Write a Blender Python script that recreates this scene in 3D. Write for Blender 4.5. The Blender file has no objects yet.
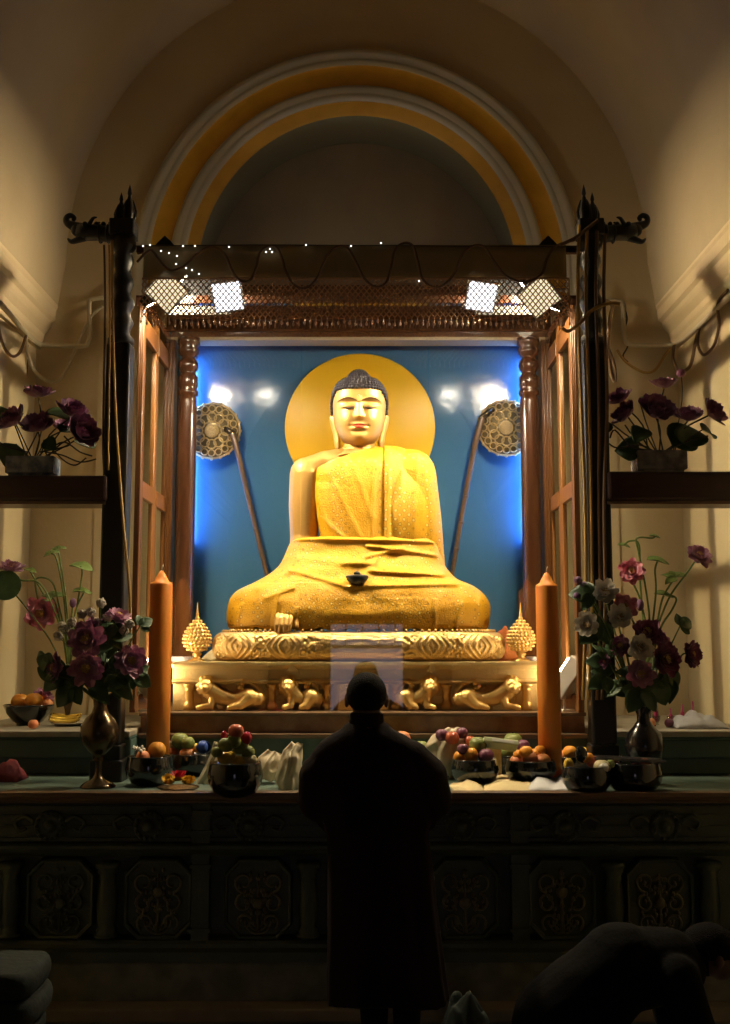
import bpy, bmesh, math, random
from math import sin, cos, pi, sqrt, atan2, exp
from mathutils import Vector, Matrix, noise
random.seed(7)
SC = bpy.context.scene
COL = SC.collection
# ------------------------------------------------------------------ camera
F = 1100.0                       # focal length in pixels of a 730 x 1024 frame
CAMZ = 1.78
TILT = math.radians(6.89)
cam = bpy.data.cameras.new('camera'); cam_o = bpy.data.objects.new('camera', cam); COL.objects.link(cam_o)
cam.sensor_fit = 'VERTICAL'; cam.sensor_height = 24.0; cam.lens = F / 1024 * 24.0
cam.clip_start = 0.05; cam.clip_end = 200
cam_o.location = (0, 0, CAMZ); cam_o.rotation_euler = (pi/2 + TILT, 0, 0)
SC.camera = cam_o
# ------------------------------------------------------------------ view / world / light levels
vs = SC.view_settings
vs.view_transform = 'Standard'; vs.look = 'None'; vs.gamma = 1.0; vs.use_curve_mapping = False
vs.exposure = 0.0
W = bpy.data.worlds.new('world'); SC.world = W; W.use_nodes = True
W.node_tree.nodes['Background'].inputs[0].default_value = (0.90, 0.82, 0.98, 1)
W.node_tree.nodes['Background'].inputs[1].default_value = 0.65
LAMP_TOP = 150.0        # emission of the four canopy floodlights
LAMP_LOW = 62.0        # emission of the two low floodlights
LAMP_TUBE = 70.0
LAMP_WALL_ADDED = 1700.0      # two unseen floodlights added to brighten the side walls       # line above: vertical tube lamps behind the columns
LAMP_BACK_WARM, LAMP_BACK_WHITE = 1.1, 3.2
WARM = (1.0, 0.76, 0.47)
try:
    SC.cycles.use_denoising = True
    SC.cycles.max_bounces = 6; SC.cycles.diffuse_bounces = 4; SC.cycles.transparent_max_bounces = 16
    SC.cycles.sample_clamp_indirect = 3.0
    SC.cycles.caustics_reflective = False; SC.cycles.caustics_refractive = False
except Exception: pass

# ------------------------------------------------------------------ projection helpers
def P(px, py, Y):
    dx = (px-365)/F; dy = (512-py)/F
    vy = cos(TILT) - dy*sin(TILT); vz = sin(TILT) + dy*cos(TILT)
    k = Y/vy
    return Vector((dx*k, Y, CAMZ + vz*k))
def on_z(px, py, z):
    dx = (px-365)/F; dy = (512-py)/F
    vy = cos(TILT) - dy*sin(TILT); vz = sin(TILT) + dy*cos(TILT)
    k = (z-CAMZ)/vz
    return Vector((dx*k, vy*k, z))
def unit(Y, py=600): return (P(366, py, Y)-P(365, py, Y)).x
def Zp(py, Y): return P(365, py, Y).z
def Xp(px, Y, py=600): return P(px, py, Y).x
def clamp(x, a, b): return max(a, min(b, x))
def lerp_tab(tab, x):
    """tab rows sorted by first column; returns the other columns interpolated (smooth)"""
    if x <= tab[0][0]: return list(tab[0][1:])
    for a, b in zip(tab, tab[1:]):
        if x <= b[0]:
            t = (x-a[0])/(b[0]-a[0])
            return [p+(q-p)*t for p, q in zip(a[1:], b[1:])]
    return list(tab[-1][1:])
def gs(x, c, s): return exp(-((x-c)/s)**2)

# ------------------------------------------------------------------ materials
def mat(name, col, rough=0.5, metal=0.0, bump=None, var=None, spec=0.5, emit=None, coat=0.0, sheen=0.0, trans=0.0):
    """bump=(scale,strength[,detail]); var=(scale, second colour[, detail])"""
    m = bpy.data.materials.new(name); m.use_nodes = True
    nt = m.node_tree; b = nt.nodes['Principled BSDF']; L = nt.links.new
    c = tuple(col)+(1,)
    b.inputs['Base Color'].default_value = c
    b.inputs['Roughness'].default_value = rough; b.inputs['Metallic'].default_value = metal
    b.inputs['Specular IOR Level'].default_value = spec
    b.inputs['Coat Weight'].default_value = coat; b.inputs['Sheen Weight'].default_value = sheen
    b.inputs['Transmission Weight'].default_value = trans
    tc = nt.nodes.new('ShaderNodeTexCoord')
    if var:
        n = nt.nodes.new('ShaderNodeTexNoise'); n.inputs['Scale'].default_value = var[0]
        n.inputs['Detail'].default_value = var[2] if len(var) > 2 else 4
        r = nt.nodes.new('ShaderNodeValToRGB'); r.color_ramp.elements[0].position = 0.35; r.color_ramp.elements[1].position = 0.68
        r.color_ramp.elements[0].color = c; r.color_ramp.elements[1].color = tuple(var[1])+(1,)
        L(tc.outputs['Object'], n.inputs['Vector']); L(n.outputs['Fac'], r.inputs['Fac']); L(r.outputs['Color'], b.inputs['Base Color'])
    if bump:
        n = nt.nodes.new('ShaderNodeTexNoise'); n.inputs['Scale'].default_value = bump[0]
        n.inputs['Detail'].default_value = bump[2] if len(bump) > 2 else 4
        bp = nt.nodes.new('ShaderNodeBump'); bp.inputs['Strength'].default_value = bump[1]; bp.inputs['Distance'].default_value = 0.02
        L(tc.outputs['Object'], n.inputs['Vector']); L(n.outputs['Fac'], bp.inputs['Height']); L(bp.outputs['Normal'], b.inputs['Normal'])
    if emit:
        b.inputs['Emission Color'].default_value = tuple(emit[0])+(1,); b.inputs['Emission Strength'].default_value = emit[1]
    return m
def glass_mat(name, tint=(1, 1, 1), refl=0.07, rough=0.02):
    m = bpy.data.materials.new(name); m.use_nodes = True; nt = m.node_tree
    for n in list(nt.nodes):
        if n.type != 'OUTPUT_MATERIAL': nt.nodes.remove(n)
    out = [n for n in nt.nodes if n.type == 'OUTPUT_MATERIAL'][0]
    t = nt.nodes.new('ShaderNodeBsdfTransparent'); t.inputs[0].default_value = tuple(tint)+(1,)
    g = nt.nodes.new('ShaderNodeBsdfGlossy'); g.inputs['Roughness'].default_value = rough
    mx = nt.nodes.new('ShaderNodeMixShader'); mx.inputs[0].default_value = refl
    nt.links.new(t.outputs[0], mx.inputs[1]); nt.links.new(g.outputs[0], mx.inputs[2]); nt.links.new(mx.outputs[0], out.inputs[0])
    return m
def sheer_mat(name, col, alpha):
    m = mat(name, col, 0.8); m.node_tree.nodes['Principled BSDF'].inputs['Alpha'].default_value = alpha
    return m
def wood_mat(name, c1, c2, rough=0.35, scale=(18, 18, 1.2), coat=0.3):
    m = mat(name, c1, rough, coat=coat); nt = m.node_tree; b = nt.nodes['Principled BSDF']
    tc = nt.nodes.new('ShaderNodeTexCoord'); mp = nt.nodes.new('ShaderNodeMapping'); mp.inputs['Scale'].default_value = scale
    n = nt.nodes.new('ShaderNodeTexNoise'); n.inputs['Scale'].default_value = 2.0; n.inputs['Detail'].default_value = 6; n.inputs['Distortion'].default_value = 0.6
    r = nt.nodes.new('ShaderNodeValToRGB'); r.color_ramp.elements[0].color = tuple(c1)+(1,); r.color_ramp.elements[1].color = tuple(c2)+(1,)
    r.color_ramp.elements[0].position = 0.35; r.color_ramp.elements[1].position = 0.7
    nt.links.new(tc.outputs['Object'], mp.inputs[0]); nt.links.new(mp.outputs[0], n.inputs['Vector']); nt.links.new(n.outputs['Fac'], r.inputs['Fac'])
    nt.links.new(r.outputs['Color'], b.inputs['Base Color'])
    return m
def brocade_mat(name, c1, c2, c3, scale):
    """yellow silk woven with small shiny motifs"""
    m = mat(name, c1, 0.45); nt = m.node_tree; b = nt.nodes['Principled BSDF']; L = nt.links.new
    tc = nt.nodes.new('ShaderNodeTexCoord'); mp = nt.nodes.new('ShaderNodeMapping'); mp.inputs['Scale'].default_value = (scale, scale*0.6, scale); mp.inputs['Rotation'].default_value = (0, 0.78, 0)
    v = nt.nodes.new('ShaderNodeTexVoronoi'); v.inputs['Scale'].default_value = 1.0; v.inputs['Randomness'].default_value = 0.12
    r = nt.nodes.new('ShaderNodeValToRGB'); e = r.color_ramp.elements
    e[0].position = 0.15; e[0].color = tuple(c3)+(1,); e[1].position = 0.36; e[1].color = tuple(c1)+(1,)
    k = e.new(0.26); k.color = tuple(c2)+(1,)
    L(tc.outputs['Object'], mp.inputs[0]); L(mp.outputs[0], v.inputs['Vector']); L(v.outputs['Distance'], r.inputs['Fac']); L(r.outputs['Color'], b.inputs['Base Color'])
    mt = nt.nodes.new('ShaderNodeMath'); mt.operation = 'LESS_THAN'; mt.inputs[1].default_value = 0.17
    ml = nt.nodes.new('ShaderNodeMath'); ml.operation = 'MULTIPLY'; ml.inputs[1].default_value = 0.75
    L(v.outputs['Distance'], mt.inputs[0]); L(mt.outputs[0], ml.inputs[0]); L(ml.outputs[0], b.inputs['Metallic'])
    n = nt.nodes.new('ShaderNodeTexNoise'); n.inputs['Scale'].default_value = 130; n.inputs['Detail'].default_value = 3
    n2 = nt.nodes.new('ShaderNodeTexNoise'); n2.inputs['Scale'].default_value = 9; n2.inputs['Detail'].default_value = 3
    ad = nt.nodes.new('ShaderNodeMath'); ad.operation = 'MULTIPLY_ADD'; ad.inputs[1].default_value = 2.2
    L(tc.outputs['Object'], n.inputs['Vector']); L(tc.outputs['Object'], n2.inputs['Vector']); L(n2.outputs['Fac'], ad.inputs[0]); L(n.outputs['Fac'], ad.inputs[2])
    bp = nt.nodes.new('ShaderNodeBump'); bp.inputs['Strength'].default_value = 0.5; bp.inputs['Distance'].default_value = 0.012
    L(ad.outputs[0], bp.inputs['Height']); L(bp.outputs['Normal'], b.inputs['Normal'])
    return m
M = {}
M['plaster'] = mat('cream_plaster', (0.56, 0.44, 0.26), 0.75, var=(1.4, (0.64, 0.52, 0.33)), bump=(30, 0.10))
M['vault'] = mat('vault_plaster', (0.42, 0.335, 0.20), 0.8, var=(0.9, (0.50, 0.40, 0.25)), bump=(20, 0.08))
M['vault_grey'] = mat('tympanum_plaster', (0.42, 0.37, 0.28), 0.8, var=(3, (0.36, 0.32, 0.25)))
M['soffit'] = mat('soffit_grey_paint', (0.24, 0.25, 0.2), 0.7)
M['arch_cream'] = mat('arch_cream_paint', (0.60, 0.56, 0.45), 0.45, bump=(12, 0.05))
M['arch_yellow'] = mat('arch_ochre_paint', (0.72, 0.40, 0.04), 0.5, bump=(12, 0.05), var=(6, (0.62, 0.34, 0.03)))
M['floor'] = mat('floor_stone', (0.16, 0.15, 0.12), 0.4, var=(3, (0.10, 0.10, 0.09)), bump=(14, 0.1))
M['stone'] = mat('plinth_stone', (0.22, 0.22, 0.17), 0.5, var=(9, (0.12, 0.13, 0.10)), bump=(25, 0.2))
M['gold'] = mat('gold_leaf', (0.95, 0.62, 0.20), 0.36, 0.6, bump=(60, 0.03))
M['gold_skin'] = mat('gold_painted_skin', (0.74, 0.43, 0.12), 0.42, 0.5, bump=(25, 0.02))
M['gold_relief'] = mat('embossed_gold', (0.93, 0.62, 0.22), 0.32, 0.65, bump=(110, 0.35, 2))
M['gold_plain'] = mat('brushed_gold_sheet', (0.95, 0.70, 0.30), 0.40, 0.25, bump=(70, 0.25, 3))
M['brocade'] = brocade_mat('golden_yellow_brocade', (0.84, 0.43, 0.010), (0.50, 0.22, 0.004), (1.0, 0.70, 0.17), 26)
M['brocade_fold'] = brocade_mat('golden_yellow_brocade_shawl', (0.84, 0.44, 0.012), (0.56, 0.26, 0.006), (1.0, 0.76, 0.24), 24)
M['halo'] = mat('halo_yellow_paint', (0.84, 0.48, 0.012), 0.4, spec=0.35, bump=(40, 0.03))
M['hair'] = mat('dark_curl_paint', (0.026, 0.020, 0.027), 0.5)
M['line'] = mat('eye_line_paint', (0.06, 0.03, 0.015), 0.5)
M['lips'] = mat('red_lip_paint', (0.62, 0.06, 0.02), 0.35)
M['white_paint'] = mat('white_paint', (0.8, 0.75, 0.65), 0.3)
M['blue'] = mat('glossy_blue_panel', (0.05, 0.155, 0.29), 0.15, spec=0.6, var=(1.2, (0.06, 0.175, 0.31)), bump=(7.5, 0.11, 3))
M['wood'] = wood_mat('polished_brown_wood', (0.11, 0.042, 0.012), (0.18, 0.072, 0.02))
M['wood_dark'] = wood_mat('dark_turned_wood', (0.045, 0.016, 0.007), (0.08, 0.03, 0.012), 0.25, coat=0.4)
M['wood_amber'] = wood_mat('amber_door_wood', (0.20, 0.08, 0.02), (0.28, 0.12, 0.035), 0.3)
M['shelf'] = wood_mat('dark_maroon_shelf_wood', (0.030, 0.010, 0.010), (0.045, 0.016, 0.014), 0.45, scale=(2, 14, 14))
M['shelf_edge'] = wood_mat('lit_shelf_underside', (0.16, 0.09, 0.05), (0.09, 0.05, 0.03), 0.5, scale=(2, 14, 14))  # light on the underside put into a paler brown than the board
M['black_lacquer'] = mat('black_lacquer', (0.010, 0.010, 0.009), 0.42, coat=0.12, bump=(30, 0.1))
M['glass'] = glass_mat('case_glass', (0.97, 0.98, 0.98), 0.075, 0.015)
M['glass_side'] = glass_mat('side_glass', (0.93, 0.95, 0.92), 0.05, 0.05)
M['cord_gold'] = mat('yellow_cord', (0.42, 0.25, 0.06), 0.5, bump=(90, 0.3))
M['cord_brown'] = mat('brown_cord', (0.16, 0.09, 0.045), 0.6)
M['cord_dark'] = mat('dark_cable', (0.035, 0.025, 0.018), 0.6)
M['conduit'] = mat('painted_conduit', (0.55, 0.47, 0.32), 0.5)
M['cloth_valance'] = sheer_mat('sheer_brown_valance', (0.34, 0.27, 0.14), 0.82)
M['net'] = mat('bead_net', (0.55, 0.33, 0.18), 0.35, 0.3)
M['altar'] = mat('dark_green_carved_paint', (0.065, 0.085, 0.055), 0.42, var=(5, (0.040, 0.06, 0.042)), bump=(35, 0.25))
M['altar_top'] = mat('teal_table_top', (0.075, 0.12, 0.10), 0.4, var=(4, (0.10, 0.14, 0.11)), bump=(20, 0.15))
M['altar_edge'] = wood_mat('altar_edge_wood', (0.15, 0.085, 0.04), (0.10, 0.06, 0.03), 0.45, scale=(2, 14, 14))
M['altar_gilt'] = mat('worn_gilding', (0.15, 0.14, 0.08), 0.4, 0.4)
M['teal_step'] = mat('teal_step_paint', (0.07, 0.12, 0.105), 0.5, var=(3, (0.05, 0.085, 0.075)), bump=(20, 0.12))
M['ledge_top'] = mat('ledge_stone_top', (0.33, 0.29, 0.22), 0.5, var=(8, (0.25, 0.22, 0.17)))
M['marble'] = mat('brown_marble', (0.20, 0.095, 0.04), 0.3, var=(9, (0.34, 0.21, 0.11), 8), bump=(20, 0.1))
M['candle'] = mat('orange_candle_wax', (0.78, 0.27, 0.03), 0.45, var=(3, (0.70, 0.22, 0.02)))
M['candle'].node_tree.nodes['Principled BSDF'].inputs['Subsurface Weight'].default_value = 0.25
M['candle'].node_tree.nodes['Principled BSDF'].inputs['Subsurface Scale'].default_value = 0.02
M['wick'] = mat('candle_wick', (0.5, 0.45, 0.35), 0.8)
M['brass'] = mat('old_brass', (0.10, 0.068, 0.036), 0.24, 0.8, bump=(20, 0.1))
M['darkglaze'] = mat('dark_glazed_vase', (0.010, 0.009, 0.010), 0.2, coat=0.3)
M['bowl'] = mat('black_glazed_bowl', (0.010, 0.013, 0.014), 0.12, coat=0.7)
M['planter'] = mat('blue_white_ceramic', (0.30, 0.33, 0.36), 0.25, var=(14, (0.06, 0.09, 0.16), 5))
M['planter2'] = mat('pale_silver_ceramic', (0.34, 0.33, 0.34), 0.15, 0.4, var=(16, (0.12, 0.13, 0.15), 5))
M['petal_purple'] = mat('purple_silk_petal', (0.30, 0.10, 0.22), 0.6, var=(30, (0.44, 0.20, 0.34)), sheen=0.3)
M['petal_pink'] = mat('pink_silk_petal', (0.66, 0.17, 0.30), 0.6, var=(30, (0.85, 0.42, 0.48)), sheen=0.3)
M['petal_mauve'] = mat('mauve_silk_petal', (0.40, 0.15, 0.27), 0.6, var=(30, (0.56, 0.30, 0.42)), sheen=0.3)
M['petal_plum'] = mat('plum_silk_petal', (0.17, 0.03, 0.09), 0.6, var=(30, (0.26, 0.06, 0.15)), sheen=0.3)
M['petal_white'] = mat('white_silk_petal', (0.72, 0.66, 0.56), 0.6, var=(30, (0.80, 0.76, 0.66)), sheen=0.3)
M['stamen'] = mat('yellow_stamens', (0.55, 0.38, 0.12), 0.7)
M['stem'] = mat('green_stem', (0.10, 0.14, 0.035), 0.6)
M['stem_dark'] = mat('dark_wiry_stem', (0.035, 0.03, 0.015), 0.6)
M['leaf'] = mat('dark_green_leaf', (0.025, 0.065, 0.018), 0.5, var=(20, (0.05, 0.10, 0.03)))
M['leaf_l'] = mat('fresh_green_leaf', (0.13, 0.19, 0.04), 0.5, var=(20, (0.08, 0.13, 0.03)))
M['bud_white'] = mat('pale_globe_bud', (0.50, 0.45, 0.36), 0.8, bump=(140, 0.8))
M['bud_purple'] = mat('purple_bud', (0.16, 0.07, 0.16), 0.7)
M['orange'] = mat('orange_peel', (0.80, 0.32, 0.03), 0.4, bump=(90, 0.15))
M['peach'] = mat('peach_skin', (0.62, 0.27, 0.09), 0.5, var=(12, (0.62, 0.16, 0.06)))
M['apple'] = mat('red_apple_skin', (0.42, 0.05, 0.03), 0.3, var=(14, (0.60, 0.18, 0.06)))
M['green_fruit'] = mat('green_fruit_skin', (0.22, 0.25, 0.06), 0.45, var=(14, (0.15, 0.19, 0.04)))
M['yellow_fruit'] = mat('yellow_fruit_skin', (0.75, 0.50, 0.06), 0.4, var=(14, (0.66, 0.42, 0.05)))
M['plum'] = mat('plum_skin', (0.16, 0.04, 0.08), 0.35)
M['melon'] = mat('pale_melon_rind', (0.5, 0.42, 0.22), 0.5, bump=(60, 0.3))
M['bag'] = sheer_mat('cream_plastic_bag', (0.66, 0.56, 0.38), 0.93)
M['bag'].node_tree.nodes['Principled BSDF'].inputs['Roughness'].default_value = 0.3
M['cloth_cream'] = mat('cream_cloth', (0.62, 0.50, 0.26), 0.8, bump=(40, 0.2))
M['cloth_white'] = mat('white_cloth', (0.55, 0.55, 0.56), 0.8, bump=(40, 0.2))
M['card'] = mat('cream_card', (0.50, 0.42, 0.27), 0.7)
M['card_green'] = mat('pale_green_box', (0.45, 0.48, 0.26), 0.5)
M['card_white'] = mat('white_label', (0.6, 0.58, 0.5), 0.5)
M['robe'] = mat('dark_maroon_robe_cloth', (0.012, 0.006, 0.006), 0.9, bump=(60, 0.15), spec=0.2)
M['robe2'] = mat('charcoal_coat_cloth', (0.0045, 0.0045, 0.005), 0.95, bump=(60, 0.15), spec=0.2)
M['green_cloth'] = mat('dark_green_cloth', (0.009, 0.017, 0.013), 0.85, bump=(30, 0.3))
M['skin'] = mat('skin', (0.13, 0.065, 0.04), 0.55)
M['shoe'] = mat('black_shoe_leather', (0.012, 0.012, 0.012), 0.4)
M['hair_person'] = mat('cropped_black_hair', (0.006, 0.005, 0.005), 0.85, bump=(200, 0.5), spec=0.15)
M['lamp_metal'] = mat('lamp_housing_grey', (0.35, 0.34, 0.32), 0.4, 0.6)
M['lamp_black'] = mat('matt_black_shade', (0.012, 0.012, 0.012), 0.8, spec=0.2)
M['lamp_white'] = mat('white_lamp_housing', (0.62, 0.60, 0.55), 0.4)
M['lamp_top'] = mat('canopy_floodlight_face', (0.8, 0.8, 0.8), 0.5, emit=((1.0, 0.84, 0.60), LAMP_TOP))
M['lamp_top2'] = mat('inner_canopy_floodlight_face', (0.8, 0.8, 0.8), 0.5, emit=((1.0, 0.88, 0.70), LAMP_TOP*.5))
M['added_wall_face'] = mat('added_wall_light_face', (0.8, 0.8, 0.8), 0.5, emit=((1.0, 0.80, 0.50), LAMP_WALL_ADDED))  # glow of the added, unseen lights for the side walls
M['lamp_low'] = mat('low_floodlight_face', (0.8, 0.8, 0.8), 0.5, emit=((1.0, 0.78, 0.50), LAMP_LOW))
M['lamp_back_warm'] = mat('warm_frosted_back', (0.6, 0.5, 0.3), 0.5, emit=((1.0, 0.82, 0.52), LAMP_BACK_WARM))
M['lamp_back_white'] = mat('white_frosted_back', (0.8, 0.8, 0.8), 0.5, emit=((0.92, 0.94, 1.0), LAMP_BACK_WHITE))
M['tube_lamp'] = mat('blue_white_tube', (0.8, 0.8, 0.8), 0.5, emit=((0.16, 0.36, 1.0), LAMP_TUBE))
M['glint'] = mat('glint_dot', (0.8, 0.8, 0.8), 0.4, emit=((1.0, 0.95, 0.85), 2.5))  # glowing dots that stand for glints on the valance hem
M['purple_wax'] = mat('magenta_candle_wax', (0.38, 0.02, 0.12), 0.4)
M['red_cloth'] = mat('orange_red_cloth', (0.50, 0.09, 0.02), 0.7, var=(12, (0.6, 0.2, 0.03)), bump=(30, 0.5))
M['clear'] = glass_mat('clear_glass', (0.85, 0.85, 0.82), 0.14, 0.03)
M['fan_gold'] = mat('fan_filigree_gold', (0.86, 0.64, 0.32), 0.3, 0.7, bump=(120, 0.9, 3))
M['fan_back'] = mat('fan_ground', (0.22, 0.17, 0.09), 0.4, 0.5)
M['maroon_cloth'] = mat('maroon_cloth', (0.14, 0.012, 0.018), 0.8)
M['blue_wrap'] = mat('blue_wrapper', (0.02, 0.06, 0.3), 0.4)
M['red_wrap'] = mat('red_wrapper', (0.5, 0.02, 0.04), 0.3)

# ------------------------------------------------------------------ mesh builder
def orient(d, up=Vector((0, 0, 1))):
    d = Vector(d).normalized()
    x = up.cross(d)
    if x.length < 1e-4: x = Vector((1, 0, 0))
    x.normalize(); y = d.cross(x)
    return Matrix((x, y, d)).transposed()
def catmull(pts, n=6):
    pts = [Vector(p) for p in pts]; out = []
    for i in range(len(pts)-1):
        p0 = pts[max(i-1, 0)]; p1 = pts[i]; p2 = pts[i+1]; p3 = pts[min(i+2, len(pts)-1)]
        for k in range(n):
            t = k/n
            out.append(0.5*((2*p1)+(p2-p0)*t+(2*p0-5*p1+4*p2-p3)*t*t+(3*p1-p0-3*p2+p3)*t**3))
    out.append(pts[-1]); return out
class MB:
    def __init__(s): s.v = []; s.f = []; s.s = []
    def add(s, vs, fs, smooth=True):
        o = len(s.v); s.v += [Vector(v) for v in vs]; s.f += [tuple(i+o for i in f) for f in fs]; s.s += [smooth]*len(fs); return s
    def box(s, c, d, R=None):
        c = Vector(c); hx, hy, hz = d[0]/2, d[1]/2, d[2]/2
        vs = [Vector((x, y, z)) for x in (-hx, hx) for y in (-hy, hy) for z in (-hz, hz)]
        if R: vs = [R @ v for v in vs]
        return s.add([c+v for v in vs], [(0, 1, 3, 2), (4, 6, 7, 5), (0, 4, 5, 1), (2, 3, 7, 6), (0, 2, 6, 4), (1, 5, 7, 3)], False)
    def box2(s, a, b): return s.box(((a[0]+b[0])/2, (a[1]+b[1])/2, (a[2]+b[2])/2), (abs(b[0]-a[0]), abs(b[1]-a[1]), abs(b[2]-a[2])))
    def loft(s, rings, cap=True, closed=True, smooth=True):
        n = len(rings[0]); o = len(s.v)
        for r in rings: s.v += [Vector(p) for p in r]
        for i in range(len(rings)-1):
            for j in range(n if closed else n-1):
                k = (j+1) % n
                s.f.append((o+i*n+j, o+i*n+k, o+(i+1)*n+k, o+(i+1)*n+j)); s.s.append(smooth)
        if cap and closed:
            s.f.append(tuple(o+j for j in range(n-1, -1, -1))); s.s.append(False)
            q = o+(len(rings)-1)*n; s.f.append(tuple(q+j for j in range(n))); s.s.append(False)
        return s
    def tube(s, pts, r, n=8, smoothpath=0, cap=True, sq=1.0):
        pts = [Vector(p) for p in pts]
        rr = list(r) if hasattr(r, '__len__') else [r]*len(pts)
        if smoothpath:
            m = len(pts); pts = catmull(pts, smoothpath)
            rr = [rr[min(int(i/smoothpath), m-1)]*(1-(i/smoothpath) % 1)+rr[min(int(i/smoothpath)+1, m-1)]*((i/smoothpath) % 1) for i in range(len(pts))]
        rings = []; prev = None
        for i, p in enumerate(pts):
            d = (pts[min(i+1, len(pts)-1)]-pts[max(i-1, 0)])
            if d.length < 1e-9: d = Vector((0, 0, 1))
            d.normalize()
            if prev is None:
                a = d.orthogonal().normalized()
            else:
                a = prev-d*prev.dot(d)
                a = a.normalized() if a.length > 1e-6 else d.orthogonal().normalized()
            prev = a; b = d.cross(a)
            rings.append([p+(a*cos(2*pi*k/n)+b*sin(2*pi*k/n)*sq)*rr[i] for k in range(n)])
        return s.loft(rings, cap)
    def lathe(s, prof, c, n=24, smooth=True, R=None, sx=1, sy=1):
        c = Vector(c); rings = []
        for r, z in prof:
            ring = [Vector((max(r, 1e-4)*cos(2*pi*k/n)*sx, max(r, 1e-4)*sin(2*pi*k/n)*sy, z)) for k in range(n)]
            if R: ring = [R @ v for v in ring]
            rings.append([c+v for v in ring])
        return s.loft(rings, True, True, smooth)
    def ell(s, c, r, nu=16, nv=10, R=None):
        if not hasattr(r, '__len__'): r = (r, r, r)
        c = Vector(c); vs = []; fs = []
        def T(v):
            v = Vector((v[0]*r[0], v[1]*r[1], v[2]*r[2]))
            return c+(R @ v if R else v)
        vs.append(T((0, 0, 1)))
        for i in range(1, nv):
            a = pi*i/nv
            for j in range(nu): b = 2*pi*j/nu; vs.append(T((sin(a)*cos(b), sin(a)*sin(b), cos(a))))
        vs.append(T((0, 0, -1)))
        for j in range(nu): fs.append((0, 1+j, 1+(j+1) % nu))
        for i in range(nv-2):
            for j in range(nu):
                a = 1+i*nu+j; b = 1+i*nu+(j+1) % nu; fs.append((a, a+nu, b+nu, b))
        q = len(vs)-1
        for j in range(nu): fs.append((q, 1+(nv-2)*nu+(j+1) % nu, 1+(nv-2)*nu+j))
        return s.add(vs, fs)
    def limb(s, pts, rs, n=14, sp=0):
        s.tube(pts, rs, n, sp); 
        for p, r in ((pts[0], rs[0]), (pts[-1], rs[-1])): s.ell(p, r, n, 8)
        if not sp:
            for p, r in zip(pts[1:-1], rs[1:-1]): s.ell(p, r, n, 8)
        return s
    def prism(s, outline, d, smooth=False):
        """outline: list of points (closed loop), d: extrusion vector"""
        n = len(outline); d = Vector(d); o = [Vector(p) for p in outline]
        return s.add(o+[p+d for p in o], [tuple(range(n-1, -1, -1)), tuple(range(n, 2*n))]+[(i, (i+1) % n, n+(i+1) % n, n+i) for i in range(n)], smooth)
    def grid(s, fn, nu, nv, smooth=True):
        o = len(s.v)
        for i in range(nu+1):
            for j in range(nv+1): s.v.append(Vector(fn(i/nu, j/nv)))
        for i in range(nu):
            for j in range(nv):
                a = o+i*(nv+1)+j; s.f.append((a, a+nv+1, a+nv+2, a+1)); s.s.append(smooth)
        return s
    def torus(s, c, R, r, axis=(0, 0, 1), n=24, m=8, a0=0, a1=2*pi):
        O = orient(axis); c = Vector(c); full = abs(a1-a0-2*pi) < 1e-6
        pts = [c+O @ Vector((R*cos(a0+(a1-a0)*k/n), R*sin(a0+(a1-a0)*k/n), 0)) for k in range(n+1)]
        return s.tube(pts, r, m, cap=not full)
    def build(s, name, m, parent=None, org=(0, 0, 0), bev=0, solid=0, shade=None, sub=0):
        me = bpy.data.meshes.new(name); org = Vector(org)
        me.from_pydata([tuple(v-org) for v in s.v], [], s.f)
        me.polygons.foreach_set('use_smooth', s.s if shade is None else [shade]*len(s.f))
        me.validate(); me.update()
        bm = bmesh.new(); bm.from_mesh(me); bmesh.ops.recalc_face_normals(bm, faces=bm.faces); bm.to_mesh(me); bm.free()
        for mm in (m if isinstance(m, (list, tuple)) else [m]): me.materials.append(M[mm] if isinstance(mm, str) else mm)
        o = bpy.data.objects.new(name, me); COL.objects.link(o)
        if parent is not None: o.parent = parent
        else: o.location = org
        if bev:
            b = o.modifiers.new('b', 'BEVEL'); b.width = bev; b.segments = 2; b.limit_method = 'ANGLE'; b.angle_limit = 0.7
        if solid:
            b = o.modifiers.new('s', 'SOLIDIFY'); b.thickness = solid; b.offset = 0
        if sub:
            b = o.modifiers.new('u', 'SUBSURF'); b.levels = sub; b.render_levels = sub
        return o
def remesh(mb, voxel, smooth=3, fac=0.5):
    """one continuous surface from overlapping solids: returns an MB"""
    me = bpy.data.meshes.new('tmp'); me.from_pydata([tuple(v) for v in mb.v], [], mb.f); me.update()
    bm = bmesh.new(); bm.from_mesh(me); bmesh.ops.recalc_face_normals(bm, faces=bm.faces); bm.to_mesh(me); bm.free()
    o = bpy.data.objects.new('tmp', me); COL.objects.link(o)
    r = o.modifiers.new('r', 'REMESH'); r.mode = 'VOXEL'; r.voxel_size = voxel
    if smooth:
        k = o.modifiers.new('k', 'SMOOTH'); k.iterations = smooth; k.factor = fac
    dg = bpy.context.evaluated_depsgraph_get(); ev = o.evaluated_get(dg); em = ev.to_mesh()
    out = MB(); out.add([v.co.copy() for v in em.vertices], [tuple(p.vertices) for p in em.polygons])
    out.n = [v.normal.copy() for v in em.vertices]
    ev.to_mesh_clear(); bpy.data.objects.remove(o); bpy.data.meshes.remove(me)
    return out
def keep(mb, vfn):
    """faces whose vertices all pass vfn; returns MB"""
    ok = [vfn(v) for v in mb.v]; m = MB(); idx = {}; 
    for f, sm in zip(mb.f, mb.s):
        if all(ok[i] for i in f):
            for i in f:
                if i not in idx: idx[i] = len(m.v); m.v.append(mb.v[i])
            m.f.append(tuple(idx[i] for i in f)); m.s.append(sm)
    return m
def tag(o, label, cat, group=None):
    o['label'] = label; o['category'] = cat
    if group: o['group'] = group
    return o
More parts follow.
